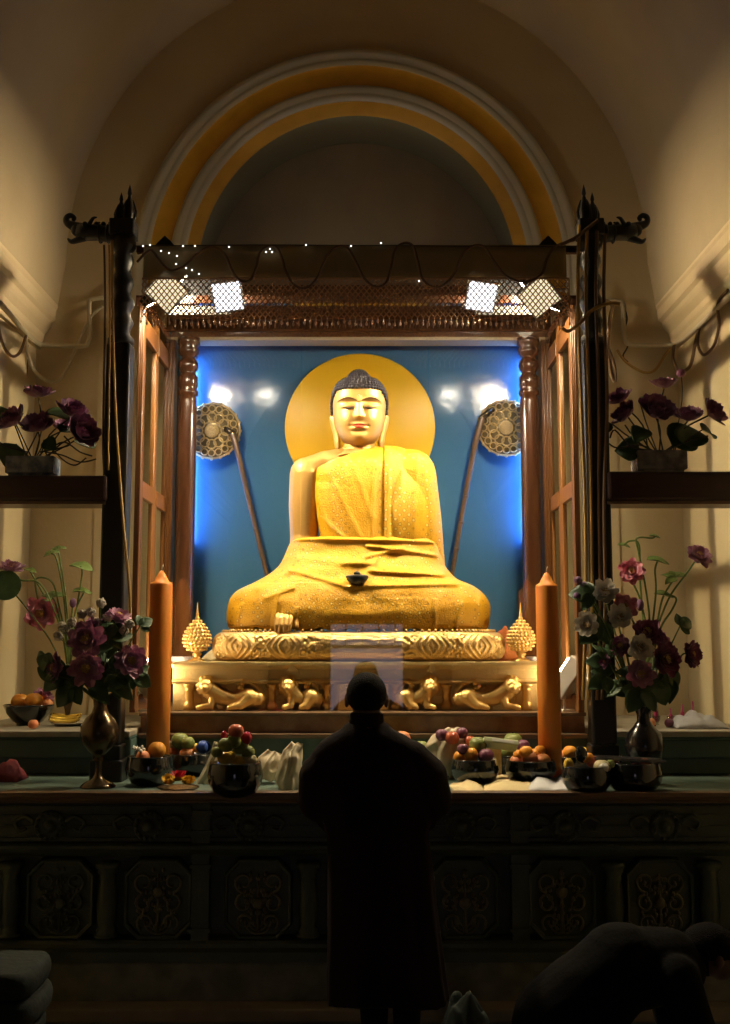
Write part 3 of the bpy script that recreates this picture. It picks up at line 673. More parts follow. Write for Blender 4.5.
# ================================================================== STATUE
YS = 7.20
uS = unit(YS, 520)
def S(px, py, dy=0, ref=0):
    """dy in picture units (1 = uS metres), negative towards the viewer; ref = depth at which the pixel is read"""
    p = P(px, py, YS+ref*uS); p.y = YS+dy*uS; return p
def SH(px, py, dy=0): return S(px, py-1.3, dy, -24)
BASE = S(358, 632)
ZOFF = ZTH-S(358, 661.5).z
def statue():
    O = Vector((BASE.x, YS, ZTH))
    # ---------------- cushion
    cu = thing('lotus_cushion', 'embossed golden cushion seat with diamond pattern on the throne', 'cushion', O)
    m = MB(); n = 720; rows = 60; zb = ZTH+.002; zt = S(358, 632).z
    hwc, hd = 141*uS, 58*uS; cx = S(359, 640).x; YQ = YS-.05
    hh = (zt-zb)/2
    rings = []
    for i in range(rows+1):
        a = -pi/2+pi*i/rows; zz = zb+hh+hh*(abs(sin(a))**.8)*(1 if a > 0 else -1); off = -hh*(1-abs(cos(a))**.7)
        ring = []
        for k in range(n):
            b = 2*pi*k/n; e = 2/3.6
            ux = abs(cos(b))**e*(1 if cos(b) >= 0 else -1); uy = abs(sin(b))**e*(1 if sin(b) >= 0 else -1)
            x = (hwc+off)*ux; y = (hd+off)*uy
            # relief: diamonds with nested lines and little scrolls between
            s = (x if abs(ux) < .96 else x+ (y+hd)*(.9 if x > 0 else -.9))/(.30); tt = (i/rows-.5)*1.7
            f = abs(((s) % 1)-.5)*2+abs(tt)*.9
            rel = .55*max(0, cos(f*2*pi*4.0)) if f < .80 else 1.0*noise.noise(Vector((x*46, y*46, zz*46)))+.4*sin(x*170)*sin(zz*170)
            if abs(i/rows-.5) > .36: rel = .35*sin(s*2*pi*7)
            h = .013*rel*(abs(cos(a))**.5)
            nx, ny = ux, uy
            ring.append((cx+x+nx*h*.8, YQ+y+ny*h, zz))
        rings.append(ring)
    m.loft(rings); m.build('seat', 'gold_relief', cu, O)
    m = MB()
    N = 120
    for k in range(N):
        b = 2*pi*k/N; e = 2/3.4; ux = abs(cos(b))**e*(1 if cos(b) >= 0 else -1); uy = abs(sin(b))**e*(1 if sin(b) >= 0 else -1)
        m.ell((cx+(hwc-.06)*ux, YQ+(hd-.05)*uy, zt+.004), .0095, 8, 5)
    m.build('bead_trim', 'gold', cu, O)

    t = thing('buddha_statue', 'large seated golden Buddha statue draped in yellow brocade robes', 'statue', (O.x, O.y, zt+.004)); O = t.location
    V = .0055
    # ---------------- gold body
    m = MB()
    u = uS
    def E(px, py, dy, rx, rz, ry): m.ell(S(px, py, dy), (rx*u, ry*u, rz*u), 28, 18)
    E(360, 487, 0, 43, 38, 26); E(361, 540, 0, 35, 52, 24); E(337, 462, 2, 27, 12, 15); E(384, 462, 2, 27, 12, 15); E(342, 480, -8, 22, 20, 17)
    m.limb([S(306.5, 474, 0), S(304.5, 505, 0), S(304, 536, 0)], [17*u, 16*u, 14*u], 20)
    m.limb([S(304, 538, 0), S(301, 572, -12)], [14*u, 11*u], 16)
    m.limb([S(345, 458, 2), S(325, 463, 1), S(308, 473, 0)], [11*u, 12.5*u, 16*u], 18); m.limb([S(374, 458, 2), S(411, 474, 0)], [12*u, 16*u], 18)
    m.limb([S(413, 474, 0), S(419, 520, 0)], [17*u, 15*u], 16)
    # neck with its three folds
    m.lathe([(15*u, 0), (15.5*u, 6*u), (14.6*u, 7*u), (16.2*u, 10*u), (15.2*u, 12*u), (17*u, 15*u), (16*u, 17*u), (20*u, 21*u), (27*u, 25*u), (0, 30*u)][::1], S(359.3, 433, 3), 32, R=Matrix.Scale(-1, 3, Vector((0, 0, 1))))
    body = remesh(m, V, 10)
    # ---------------- head grid
    HX = 359.2
    prof = [(373.5, 1, 1, 3), (374.5, 9, 9, 12), (377, 15.5, 16, 19), (381, 20.5, 22, 25), (387, 24.4, 25.8, 29), (393, 26.0, 27.3, 30), (400, 27, 27.6, 30), (408, 26.8, 27.2, 29), (416, 26.2, 27, 27), (424, 24.8, 26.8, 23), (431, 22.2, 26.2, 18), (436, 19.2, 25.2, 13), (440, 15.6, 23.5, 8), (443, 11.5, 21, 4), (445, 7, 17.5, 0), (446.2, 1, 10, -6)]
    def feat(x, y):
        ax = abs(x); f = 0
        # nose
        if 398 < y < 421.5:
            tt = clamp((y-399)/20, 0, 1); h = 1.2+5.0*tt**1.4; w = 1.8+1.1*tt
            if y > 419: h *= max(0, 1-(y-419)/2.5)
            f += h*gs(x, 0, w)
        f += 1.9*gs(ax, 3.1, 1.4)*gs(y, 417.8, 1.9)
        f += 2.3*gs(x, 0, 6.0)*gs(y, 425.6, 1.4)+2.9*gs(x, 0, 4.8)*gs(y, 429.2, 1.5)-1.5*gs(x, 0, 7)*gs(y, 427.3, .7)
        f -= 1.0*gs(ax, 8.5, 1.6)*gs(y, 427.3, 1.6)
        f -= 1.5*gs(x, 0, 6)*gs(y, 432.6, 1.6); f += 2.6*gs(x, 0, 7.5)*gs(y, 438, 4.2)
        f -= .7*gs(x, 0, 1.1)*gs(y, 422.5, 1.6)
        f -= 2.3*gs(ax, 11, 6.5)*gs(y, 404.2, 2.9); f += 3.0*gs(ax, 11, 5.6)*gs(y, 407.2, 2.6)
        f -= 1.2*gs(ax, 11, 5.4)*gs(y, 410.3, .9)
        yb = 399.6+((ax-12.5)/9.5)**2*2.6
        if 1.5 < ax < 24: f += 1.5*gs(y, yb, 1.3)
        f += 1.8*gs(ax, 14, 7)*gs(y, 421, 7)
        return f
    def face_pt(px, py, lift=0):
        w, fd, bd = lerp_tab(prof, py); x = (px-HX); k = clamp(abs(x)/w, 0, 1)
        dy = -fd*(1-k**2.35)**(1/2.35)-feat(x, py)*clamp((1-k)*3, 0, 1)-lift
        return SH(px, py, dy)
    def headgrid(off=0, filt=None):
        m = MB(); rows = []
        ys = [373.5+72.7*(i/132) for i in range(133)]
        for y in ys:
            w, fd, bd = lerp_tab(prof, y); ring = []
            for k in range(176):
                # denser at the front
                a = 2*pi*k/176; a = a+.35*sin(2*(a+pi/2))*0
                cx, sy = cos(a), sin(a); e = 2/2.35
                x = (w+off)*abs(cx)**e*(1 if cx > 0 else -1)
                d = (bd+off if sy > 0 else -(fd+off))*abs(sy)**e if sy > 0 else -(fd+off)*abs(sy)**e
                if sy < 0: d -= feat(x, y)*clamp((1-abs(x)/max(w, .1))*3, 0, 1)
                ring.append(SH(HX+x, y, d))
            rows.append(ring)
        m.loft(rows); return m
    # smooth rows through a spline-like table
    def smooth_tab(tab, n=5):
        out = []
        for i in range(len(tab)-1):
            p0 = tab[max(i-1, 0)]; p1 = tab[i]; p2 = tab[i+1]; p3 = tab[min(i+2, len(tab)-1)]
            for k in range(n):
                q = k/n; out.append(tuple(.5*((2*b)+(c-a)*q+(2*a-5*b+4*c-d)*q*q+(b*3-a-3*c+d)*q**3) for a, b, c, d in zip(p0, p1, p2, p3)))
        out.append(tab[-1]); return out
    prof = smooth_tab(prof)
    hd = headgrid()
    o = len(body.v); body.add(hd.v, hd.f)
    # ears with long lobes
    for s in (-1, 1):
        e = MB(); ex = lambda q: HX+s*q
        pts = [SH(ex(25.8), 410, 2), SH(ex(26.5), 413, 1), SH(ex(25.3), 420, 0), SH(ex(23.2), 430, -1), SH(ex(21.6), 440, -2), SH(ex(21.2), 446, -2)]
        e.tube(pts, [1.2*u, 2.6*u, 2.7*u, 2.2*u, 2.6*u, 1.6*u], 10, 5)
        pts2 = [p+Vector((s*1.3*u, .035, 0)) for p in pts]; e.tube(pts2, [1.5*u, 3*u, 3*u, 2.2*u, 2.6*u, 1.5*u], 10, 5)
        body.add(e.v, e.f)
    # fingers reaching over the edge of the seat
    body.build('body', 'gold_skin', t, O)
    m = MB()
    for k, (px, l) in enumerate(((281, 631), (285, 633), (289.5, 633.5), (294, 632))):
        m.limb([S(px+2, 612, -50), S(px+.6, 620, -58), S(px, 626, -60.5), S(px-.3, l-1, -60)], [2.5*u, 2.3*u, 2.1*u, 1.6*u], 10)
    m.limb([S(296, 612, -47), S(300, 620, -55), S(300.5, 627, -58)], [2.6*u, 2.3*u, 1.8*u], 10)
    m.limb([S(291, 600, -40), S(289, 611, -47)], [9*u, 7*u], 12)
    hand = remesh(m, .0045, 1); hand.build('hand', 'gold_skin', t, O)
    # ---------------- painted features
    m = MB()
    for s in (-1, 1):
        pts = [face_pt(HX+s*q, 399.6+((q-12.5)/9.5)**2*2.6, .15) for q in [2.8+i*1.35 for i in range(15)]]
        m.tube(pts, [.25*u+.38*u*sin(pi*i/14) for i in range(15)], 6)
    m.build('eyebrows', 'line', t, O)
    m = MB()
    for s in (-1, 1):
        pts = [face_pt(HX+s*(5.2+i*1.02), 408.9+1.0*sin(pi*i/12)*(1)-.05*i, .1) for i in range(13)]
        m.tube(pts, [.5*u+1.0*u*sin(pi*min(i/9, 1)) for i in range(13)], 6, sq=.8)
    m.build('eyelid_line', 'line', t, O)
    m = MB()
    for s in (-1, 1):
        pts = [face_pt(HX+s*(6.5+i*1.0), 410.3+.3*sin(pi*i/9), .1) for i in range(9)]
        m.tube(pts, [.1*u+.35*u*sin(pi*i/8) for i in range(9)], 6)
    m.build('eye_white', 'white_paint', t, O)
    m = MB()
    for yc, hw, th, bow in ((425.9, 7.4, 1.15, -.9), (428.9, 6.2, 1.5, 1.0)):
        N = 15; pts = []
        for i in range(N):
            q = -1+2*i/(N-1); pts.append(face_pt(HX+q*hw, yc+ (1.2 if yc < 427 else -1.4)*q*q + (0.5*gs(q, 0, .18) if yc < 427 else 0), -.15))
        m.tube(pts, [th*u*max(.12, (1-abs(-1+2*i/(N-1))**1.6)) for i in range(N)], 8)
    m.build('lips', 'lips', t, O)
    m = MB(); m.ell(face_pt(HX-.2, 397.3, .2), (.95*u,)*3, 10, 8); m.build('forehead_jewel', 'white_paint', t, O)
    # ---------------- hair: cap, top knot and curls
    m = MB(); pts = []
    ys = [373.5+41.5*(i/40) for i in range(41)]
    rows = []
    for y in ys:
        w, fd, bd = lerp_tab(prof, y); ring = []
        for k in range(96):
            a = 2*pi*k/96; cx, sy = cos(a), sin(a); e = 2/2.35
            x = (w+1.0)*abs(cx)**e*(1 if cx > 0 else -1); d = ((bd+1.2) if sy > 0 else -(fd+1.0))*abs(sy)**e
            ring.append((HX+x, y, d))
        rows.append(ring)
    def inhair(x, y, d):
        if y < 389.6: return True
        if d > -fdx(y, x): return y < 413
        return False
    def fdx(y, x): return 3+max(0, (402-y))*1.25
    cap = MB(); cap.loft([[SH(*p) for p in r] for r in rows])
    flat = [p for r in rows for p in r]
    okv = [inhair(*p) for p in flat]
    c2 = MB(); c2.v = cap.v; 
    for f, s_ in zip(cap.f, cap.s):
        if all(okv[i] for i in f): c2.f.append(f); c2.s.append(s_)
    m = keep(c2, lambda v: True)
    kn = (HX-.7, 376.3, 2); m.ell(SH(*kn), (10.6*u, 11*u, 10.6*u), 24, 14)
    # curls
    yy = 375; row = 0
    while yy < 413:
        w, fd, bd = lerp_tab(prof, yy); N = int(2*pi*(w+bd)/2/3.5)
        for k in range(N):
            a = 2*pi*(k+.5*(row % 2))/N; cx, sy = cos(a), sin(a); e = 2/2.35
            x = (w+1.2)*abs(cx)**e*(1 if cx > 0 else -1); d = ((bd+1.3) if sy > 0 else -(fd+1.0))*abs(sy)**e
            if inhair(HX+x, yy, d): m.ell(SH(HX+x, yy, d), (1.85*u,)*3, 6, 4)
        yy += 2.75; row += 1
    for i in range(7):
        a = pi/2*(i+.3)/7
        N = max(1, int(2*pi*11*sin(a)/2.7))
        for k in range(N):
            b = 2*pi*(k+.5*(i % 2))/N; m.ell(SH(kn[0]+11*sin(a)*cos(b), kn[1]-11*cos(a), kn[2]+11.3*sin(a)*sin(b)), (1.5*u,)*3, 6, 4)
    m.build('hair', 'hair', t, O)
    # ---------------- upper robe
    m = MB()
    E(388, 461, 2, 26, 13, 19); E(345, 478, -8, 29, 25, 21)
    rings = []
    for y, l, r, f in smooth_tab([(449, 352, 386, 8), (452, 340, 396, 16), (458, 328, 406, 23), (467, 319, 411, 28.5), (480, 314.5, 411, 31.5), (495, 313.8, 410, 32.5), (515, 316.5, 409, 32.5), (535, 320.5, 409, 32), (560, 322, 409, 32), (592, 322, 409, 32)], 3):
        cx_ = (l+r)/2; w_ = (r-l)/2; rings.append([S(cx_+w_*abs(cos(2*pi*k/64))**.87*(1 if cos(2*pi*k/64) > 0 else -1), y, -f*.98*abs(sin(2*pi*k/64))**.87*(1 if sin(2*pi*k/64) > 0 else -1)) for k in range(64)])
    m.loft(rings)
    E(398, 515, -2, 34, 60, 27); m.limb([S(376, 459, 2), S(411, 474, 0)], [13*u, 21*u], 20)
    m.limb([S(411, 474, 0), S(419, 520, 1), S(424, 566, 8)], [22.5*u, 20*u, 19*u], 24)
    rb = remesh(m, V, 22)
    def pxy(v):
        sc = uS; return HX+(v.x-S(HX, 480).x)/sc*1.0, None
    zz = lambda py: S(360, py).z
    x_ = lambda px: S(px, 500).x
    # gentle drapery folds on the chest and shoulder
    def line(p, a, b, w):
        ax, az, bx, bz = x_(a[0]), zz(a[1]), x_(b[0]), zz(b[1]); dx, dz = bx-ax, bz-az; L2 = dx*dx+dz*dz
        q = clamp(((p.x-ax)*dx+(p.z-az)*dz)/L2, 0, 1); return gs(sqrt((p.x-ax-dx*q)**2+(p.z-az-dz*q)**2), 0, w*u)
    folds = [((318, 500), (335, 545), 3, 1.2), ((330, 478), (362, 543), 3, .8), ((375, 470), (370, 540), 3, 1.0), ((350, 462), (372, 520), 3, .7), ((322, 520), (352, 548), 3, 1.2)]
    for i, v in enumerate(rb.v):
        if v.y < YS:
            f = sum(a*line(v, p, q, w) for p, q, w, a in folds)
            v.y -= f*u
    def neckline(v):
        if v.x > x_(383): return True
        return v.z < zz(472)+(v.x-x_(313))/(x_(383)-x_(313))*(zz(446)-zz(472)) if v.x < x_(383) else True
    r1 = keep(rb, lambda v: neckline(v) and not (v.x < x_(394) and v.z > zz(447)) )
    r1.build('inner_robe', 'brocade', t, O, solid=.010)
    # shawl over the shoulder, thicker, with a straight front edge
    sh = MB(); sh.v = [Vector(v) for v in rb.v]; sh.f = rb.f; sh.s = rb.s
    for i, v in enumerate(sh.v):
        nrm = rb.n[i]; v += nrm*.012
        if v.y < YS:
            f = 1.3*line(v, (388, 450), (387, 545), 1.8)+.9*line(v, (402, 458), (398, 545), 3)+.9*line(v, (416, 462), (412, 550), 3)+.7*line(v, (428, 480), (430, 560), 3)
            v.y -= f*u
    sh = keep(sh, lambda v: v.x > x_(383.5) and not (v.z > zz(446.5)) and not (v.z < zz(575)))
    sh.build('shawl', 'brocade_fold', t, O, solid=.012)
    # ---------------- lap drape: stacked rings
    #       py   left  right  front  back
    tab = [(632, 126, 127, 55, 41.6), (629, 128, 129, 57, 43.2), (622, 130, 131, 59, 44.0), (612, 130.5, 131.5, 60, 43.2), (604, 129, 131, 59, 41.6), (597, 126, 127, 57, 40.0), (591, 120, 121, 55, 38.4), (585, 108, 112, 52, 36.8), (580, 98, 100, 49, 35.2), (574, 88, 93, 46, 32.0), (566, 79, 87, 41, 28.8), (556, 73, 83.5, 36, 25.6), (548, 69.5, 81, 34, 24.0), (542, 66, 78, 33, 22.4), (539.5, 62, 75, 30, 20.8), (538.5, 54, 66, 22, 17.6)]
    tab = smooth_tab(tab[::-1], 4)
    tab = [r for r in tab if r[0] <= 630.8]
    FL = [((368, 549), (434, 557), 2.0, 3.0), ((366, 560), (402, 551), 1.8, 2.2), ((372, 574), (440, 577), 2.4, 3.4), ((371, 574), (376, 562), 2, 2.2), ((350, 589), (452, 586), 2.6, 2.6), ((292, 572), (350, 590), 2.4, 2.2), ((262, 590), (292, 574), 3, 2.0),
          ((292, 541.5), (432, 544), 1.7, 2.6), ((300, 560), (345, 566), 4, 1.6), ((346, 566), (372, 566), 3, 2.2), ((270, 600), (296, 590), 3, 1.8), ((278, 628), (283, 596), 2.0, 2.2), ((298, 628), (300, 610), 1.6, 1.6), ((364, 632), (363, 600), 1.1, 1.8), ((432, 632), (431, 602), 1.1, 1.8), ((240, 628), (246, 606), 2, 1.5), ((452, 628), (458, 606), 2.4, 1.4), ((474, 628), (476, 600), 2.4, 1.8), ((318, 630), (322, 604), 1.6, .8), ((400, 630), (398, 606), 1.6, .8)]
    def seg(px, py, a, b, w):
        dx, dz = b[0]-a[0], b[1]-a[1]; q = clamp(((px-a[0])*dx+(py-a[1])*dz)/(dx*dx+dz*dz), 0, 1); return gs(sqrt((px-a[0]-dx*q)**2+(py-a[1]-dz*q)**2), 0, w)
    rings = []; N = 380
    # refine rows
    rows = []
    for a, b in zip(tab, tab[1:]):
        rows.append(a); rows.append(tuple((p+q)/2 for p, q in zip(a, b)))
    rows.append(tab[-1])
    for y, wl, wr, fd, bd in rows:
        ring = []
        for k in range(N):
            a = 2*pi*k/N; cx, sy = cos(a), sin(a); e = 2/(2.7 if y > 585 else 2.4)
            x = (wr if cx > 0 else wl)*abs(cx)**e*(1 if cx > 0 else -1); d = (bd if sy > 0 else -fd)*abs(sy)**e
            px = 358+x
            if sy < 0:
                f = sum(am*seg(px, y, p, q, w) for p, q, w, am in FL)
                f += 1.2*noise.noise(Vector((px*.045, y*.09, 1)))
                f -= 5*gs(px, 357.5, 13)*gs(y, 575, 8)
                d -= f*clamp(abs(sy)*2.5, 0, 1)
            x += .8*noise.noise(Vector((sy*4, y*.06, 4)))*abs(cx)
            ring.append(S(358+x, y + (1.2*sin(px*.21)+.8*sin(px*.5) if y > 626 else 0), d))
        rings.append(ring)
    m = MB(); m.loft(rings, cap=False)
    o_ = len(m.v); top = rings[0]; c = sum((Vector(p) for p in top), Vector())/N; m.v.append(c)
    for k in range(N): m.f.append((o_, (k+1) % N, k)); m.s.append(True)
    m.build('lap_robe', 'brocade', t, O)
    # a hollow between the hands holds the bowl
    b = thing('alms_bowl', 'small black alms bowl resting in the lap of the golden statue', 'bowl', S(357.5, 585, -55))
    Ob = b.location; m = MB(); m.lathe([(0, -.02), (.035, -.015), (.062, .01), (.072, .03), (.066, .04), (.04, .046), (0, .048)], Ob, 24, sy=.7); m.build('body', 'black_lacquer', b, Ob)
    m = MB(); m.lathe([(0, .045), (.02, .046), (.022, .055), (.012, .066), (0, .07)], Ob, 16); m.build('lid_knob', 'black_lacquer', b, Ob)
statue()
# halo disc on its post behind the head
def halo():
    y = 7.63; c = P(360, 427, y); u = unit(y, 430); O = Vector((c.x, y, Zp(663, 7.6)))
    t = thing('halo_disc', 'round yellow halo disc standing behind the head of the golden statue', 'halo', O)
    b = MB(); R = Matrix.Rotation(pi/2, 3, 'X'); b.lathe([(0, -.012), (74*u, -.012), (75*u, -.004), (75*u, .008), (74*u, .012), (0, .012)], c, 96, R=R); b.build('disc', 'halo', t, O)
    b = MB(); b.torus(c, 74.5*u, .006, (0, 1, 0), 96, 6); b.build('rim', 'gold', t, O)
    b = MB(); b.box2((c.x-.03, y+.012, ZP+.01), (c.x+.03, y+.04, c.z)); b.build('post', 'wood_dark', t, O)
halo()

# ================================================================== FANS, STUPAS
def fan(px, py, R, pts, which):
    y = 7.62; c = P(px, py, y); u = unit(y, 430)
    p = [P(a, b, y-.02*(i > 0)) for i, (a, b) in enumerate(pts)]
    base = Vector((p[-1].x+(p[-1].x-p[-2].x)*.6, y-.02, ZTH+.01)); base.x = p[-1].x + (p[-1].x-p[-2].x)/(p[-1].z-p[-2].z)*(base.z-p[-1].z)
    p.append(base)
    t = thing('ceremonial_fan', 'round gold filigree ceremonial fan on a long dark staff, %s of the statue' % which, 'fan', base, 'ceremonial fans'); O = t.location
    b = MB(); Rm = Matrix.Rotation(pi/2, 3, 'X'); b.lathe([(0, -.008), (R*u, -.008), (R*u, .008), (0, .008)], c, 48, R=Rm); b.build('fan_disc', 'fan_back', t, O)
    b = MB(); b.torus(c, R*u, .010, (0, 1, 0), 48, 8)
    for k in range(20):
        a = 2*pi*k/20; b.torus(c+Vector((cos(a), 0, sin(a)))*R*.82*u+Vector((0, -.012, 0)), R*.12*u, .005, (0, 1, 0), 10, 5)
        b.ell(c+Vector((cos(a), 0, sin(a)))*R*1.03*u, .012, 6, 5)
    for k in range(12):
        a = 2*pi*k/12; b.torus(c+Vector((cos(a), 0, sin(a)))*R*.5*u+Vector((0, -.012, 0)), R*.17*u, .006, (0, 1, 0), 12, 5)
        b.ell(c+Vector((cos(a), 0, sin(a)))*R*.68*u+Vector((0, -.012, 0)), .011, 6, 5)
    b.ell(c+Vector((0, -.012, 0)), (R*.26*u, .014, R*.26*u), 14, 8)
    b.build('filigree', 'fan_gold', t, O)
    b = MB(); b.tube(p, [.020, .024, .020, .017, .016, .016][:len(p)], 10)
    for k in range(9):
        q = p[1].lerp(p[2], k/8) if k < 5 else p[2].lerp(p[-2], (k-4)/5); b.ell(q, (.022, .022, .012), 10, 6)
    b.build('staff', 'altar_edge', t, O)
    b = MB(); b.limb([p[0], p[1]], [.022, .024], 10); b.build('socket', 'brass', t, O)
fan(212, 431, 27.5, [(226, 429), (233, 434), (240, 462), (254, 522), (267, 575)], 'left')
fan(506, 428, 27.5, [(492, 410), (482, 418), (475, 445), (462, 515), (452, 575)], 'right')
def stupa(px, which):
    y = 6.95; c = on_z(px, 660, ZTH); c = Vector((Xp(px, y, 640), y, ZTH)); u = unit(y, 640)
    t = thing('stupa_lamp', 'studded gold stupa shaped lamp with spire standing on the throne, %s of the cushion' % which, 'ornament', c, 'stupa lamps'); O = t.location
    zz = lambda py: Zp(py, y)-Zp(658.5, y)
    b = MB(); b.lathe([(0, .001), (.055, .001), (.055, .008), (.03, .018), (.02, .03), (.03, .042), (.03, .05), (.02, .055), (0, .056)], O, 24); b.build('foot', 'gold', t, O)
    h0, h1 = .05, zz(615); H = h1-h0; R = 13.6*u
    prof = lambda q: R*(sin(pi*min(1, q**.72))**.8)*(1 if q < .5 else 1-.12*(q-.5))
    b = MB(); b.lathe([(prof(k/20)*.93, h0+H*k/20) for k in range(21)], O, 28); b.build('body', 'gold', t, O)
    b = MB()
    for i in range(1, 10):
        q = i/10.2+.02; r = prof(q); n = max(6, int(2*pi*r/(.0235)))
        for k in range(n):
            a = 2*pi*(k+.5*(i % 2))/n; b.ell(O+Vector((r*cos(a), r*sin(a), h0+H*q)), .0105, 6, 4)
    b.build('studs', 'gold', t, O)
    b = MB(); b.lathe([(.012, h1-.012), (.016, h1), (.01, h1+.006), (.008, h1+.02), (.011, h1+.026), (.006, h1+.034), (.002, h1+.09), (0, h1+.1)], O, 14); b.build('spire', 'gold', t, O)
stupa(197, 'left'); stupa(521, 'right')
for px, w, c, lab in ((216, 22, 'cloth_cream', 'small yellow offering cloth heaped beside the left stupa lamp'), (503, 28, 'red_cloth', 'orange and red offering scarf heaped beside the right stupa lamp')):
    y = 7.32; m = MB(); c0 = Vector((Xp(px, y, 650), y, ZTH)); u = unit(y, 650)
    rr = random.Random(px)
    hh = 42 if c == 'red_cloth' else 18
    m.grid(lambda a, b: c0+Vector(((a-.5)*w*u*1.2, (b-.5)*.24, .004+hh*u*max(0, sin(pi*a)*sin(pi*b))**.8*(.6+.5*noise.noise(Vector((a*4, b*4, px)))))), 26, 16)
    tag(m.build('offering_cloth', c, None, c0, solid=.006), lab, 'cloth')
# low floodlights
def floodlight(px, s, which):
    y = 6.70; x = Xp(px, y, 690); O = Vector((x, y, ZP))
    t = thing('floodlight', 'white boxy floodlight tilted on a bracket beside the throne, %s side' % which, 'lamp', O, 'low floodlights'); u = unit(y, 690)
    m = MB(); c = O+Vector((s*.0, .0, .20)); n = Vector((-s*.70, .42, .58)).normalized(); R = orient(n)
    m.box(c, (.17, .26, .10), R); m.build('housing', 'lamp_white', t, O, bev=.008)
    m = MB(); m.box(c+n*.056, (.14, .20, .010), R); m.build('lamp_face', 'lamp_low', t, O)
    m = MB()
    for e in (-1, 1): m.box(O+Vector((e*.045, -.02, .05)), (.012, .03, .10))
    m.box(O+Vector((0, -.02, .006)), (.12, .08, .012)); m.build('bracket', 'lamp_white', t, O)
floodlight(144, -1, 'left'); floodlight(571, 1, 'right')
# canopy floodlights
def canopy_lamp(px, py, s, rot, back, lab, w, face, fw):
    y = YPOST+.12; c = P(px, py, y); O = Vector((c.x, YPOST+.0, ZBAR-.02))
    t = thing('canopy_floodlight', lab, 'lamp', O, 'canopy floodlights')
    target = S(359, 520, 0); n = (target-c).normalized(); v = Vector((-.0*s, -.82, -.48)).normalized()
    R = orient(v) @ Matrix.Rotation(rot, 3, 'Z')
    m = MB(); m.box(c, (w+.02, w+.02, .04), R); m.build('housing', 'lamp_metal', t, O, bev=.004)
    m = MB(); m.box(c+v*.024, (w, w, .006), R); m.build('frosted_back', back, t, O)
    Rn = orient(n); cc = c+(c-Vector((0, 0, CAMZ))).normalized()*.15; m = MB(); m.box(cc, (fw, fw, .008), Rn); m.build('lamp_face', face, t, O)
    m = MB(); m.box(cc-n*.03, (fw+.02, fw+.02, .05), Rn); m.build('reflector', 'lamp_black', t, O)
    m = MB(); m.tube([c+Vector((0, .0, .02)), O], .010, 8); m.build('bracket', 'lamp_metal', t, O)
canopy_lamp(167, 291, -1, .78, 'lamp_back_warm', 'warm diamond shaped floodlight behind the bead net, far left of four', .175, 'lamp_top', .22)
canopy_lamp(228, 296, -1, .12, 'lamp_back_white', 'bright white floodlight behind the bead net, inner left of four', .16, 'lamp_top2', .13)
canopy_lamp(481, 296, 1, -.15, 'lamp_back_white', 'bright white floodlight behind the bead net, inner right of four', .16, 'lamp_top2', .13)
canopy_lamp(539, 296, 1, .70, 'lamp_back_warm', 'warm diamond shaped floodlight behind the bead net, far right of four', .175, 'lamp_top', .22)
def added_wall_lamp(px, py, s, which):  # added fill light for the side walls, hidden behind the outer canopy lamps
    y = 6.68; c = P(px, py, y); zf = Zp(300, 6.56)+.02; xf = (Xp(130, YC0)+.03) if s < 0 else (Xp(584, YC0)-.03); O = Vector((xf, y, zf)); t = thing('wall_floodlight', 'added unseen fill light with shades on top of the %s side of the case' % which, 'lamp', O, 'added wall lights')
    n = Vector((-s*.93, -.05, -.36)).normalized(); Rn = orient(n)
    m = MB(); m.box(c, (.17, .17, .05), Rn); m.build('housing', 'lamp_black', t, O, bev=.004)
    m = MB(); m.box(c+n*.03, (.15, .15, .006), Rn); m.build('lamp_face', 'added_wall_face', t, O)
    m = MB(); m.box(c+Vector((-s*.20, 0, .09)), (.48, .26, .006)); m.box(c+Vector((-s*.19, .092, -.01)), (.42, .005, .24)); m.box(c+Vector((-s*.19, -.115, -.01)), (.42, .005, .24)); m.build('shade', 'lamp_black', t, O)  # plates added to cut this light off the vault and statue
    m = MB(); m.tube([O, Vector((xf, y, c.z)), c+Vector((s*.02, 0, 0))], .012, 8); m.build('bracket', 'lamp_metal', t, O)
added_wall_lamp(166, 290, -1, 'left'); added_wall_lamp(540, 290, 1, 'right')
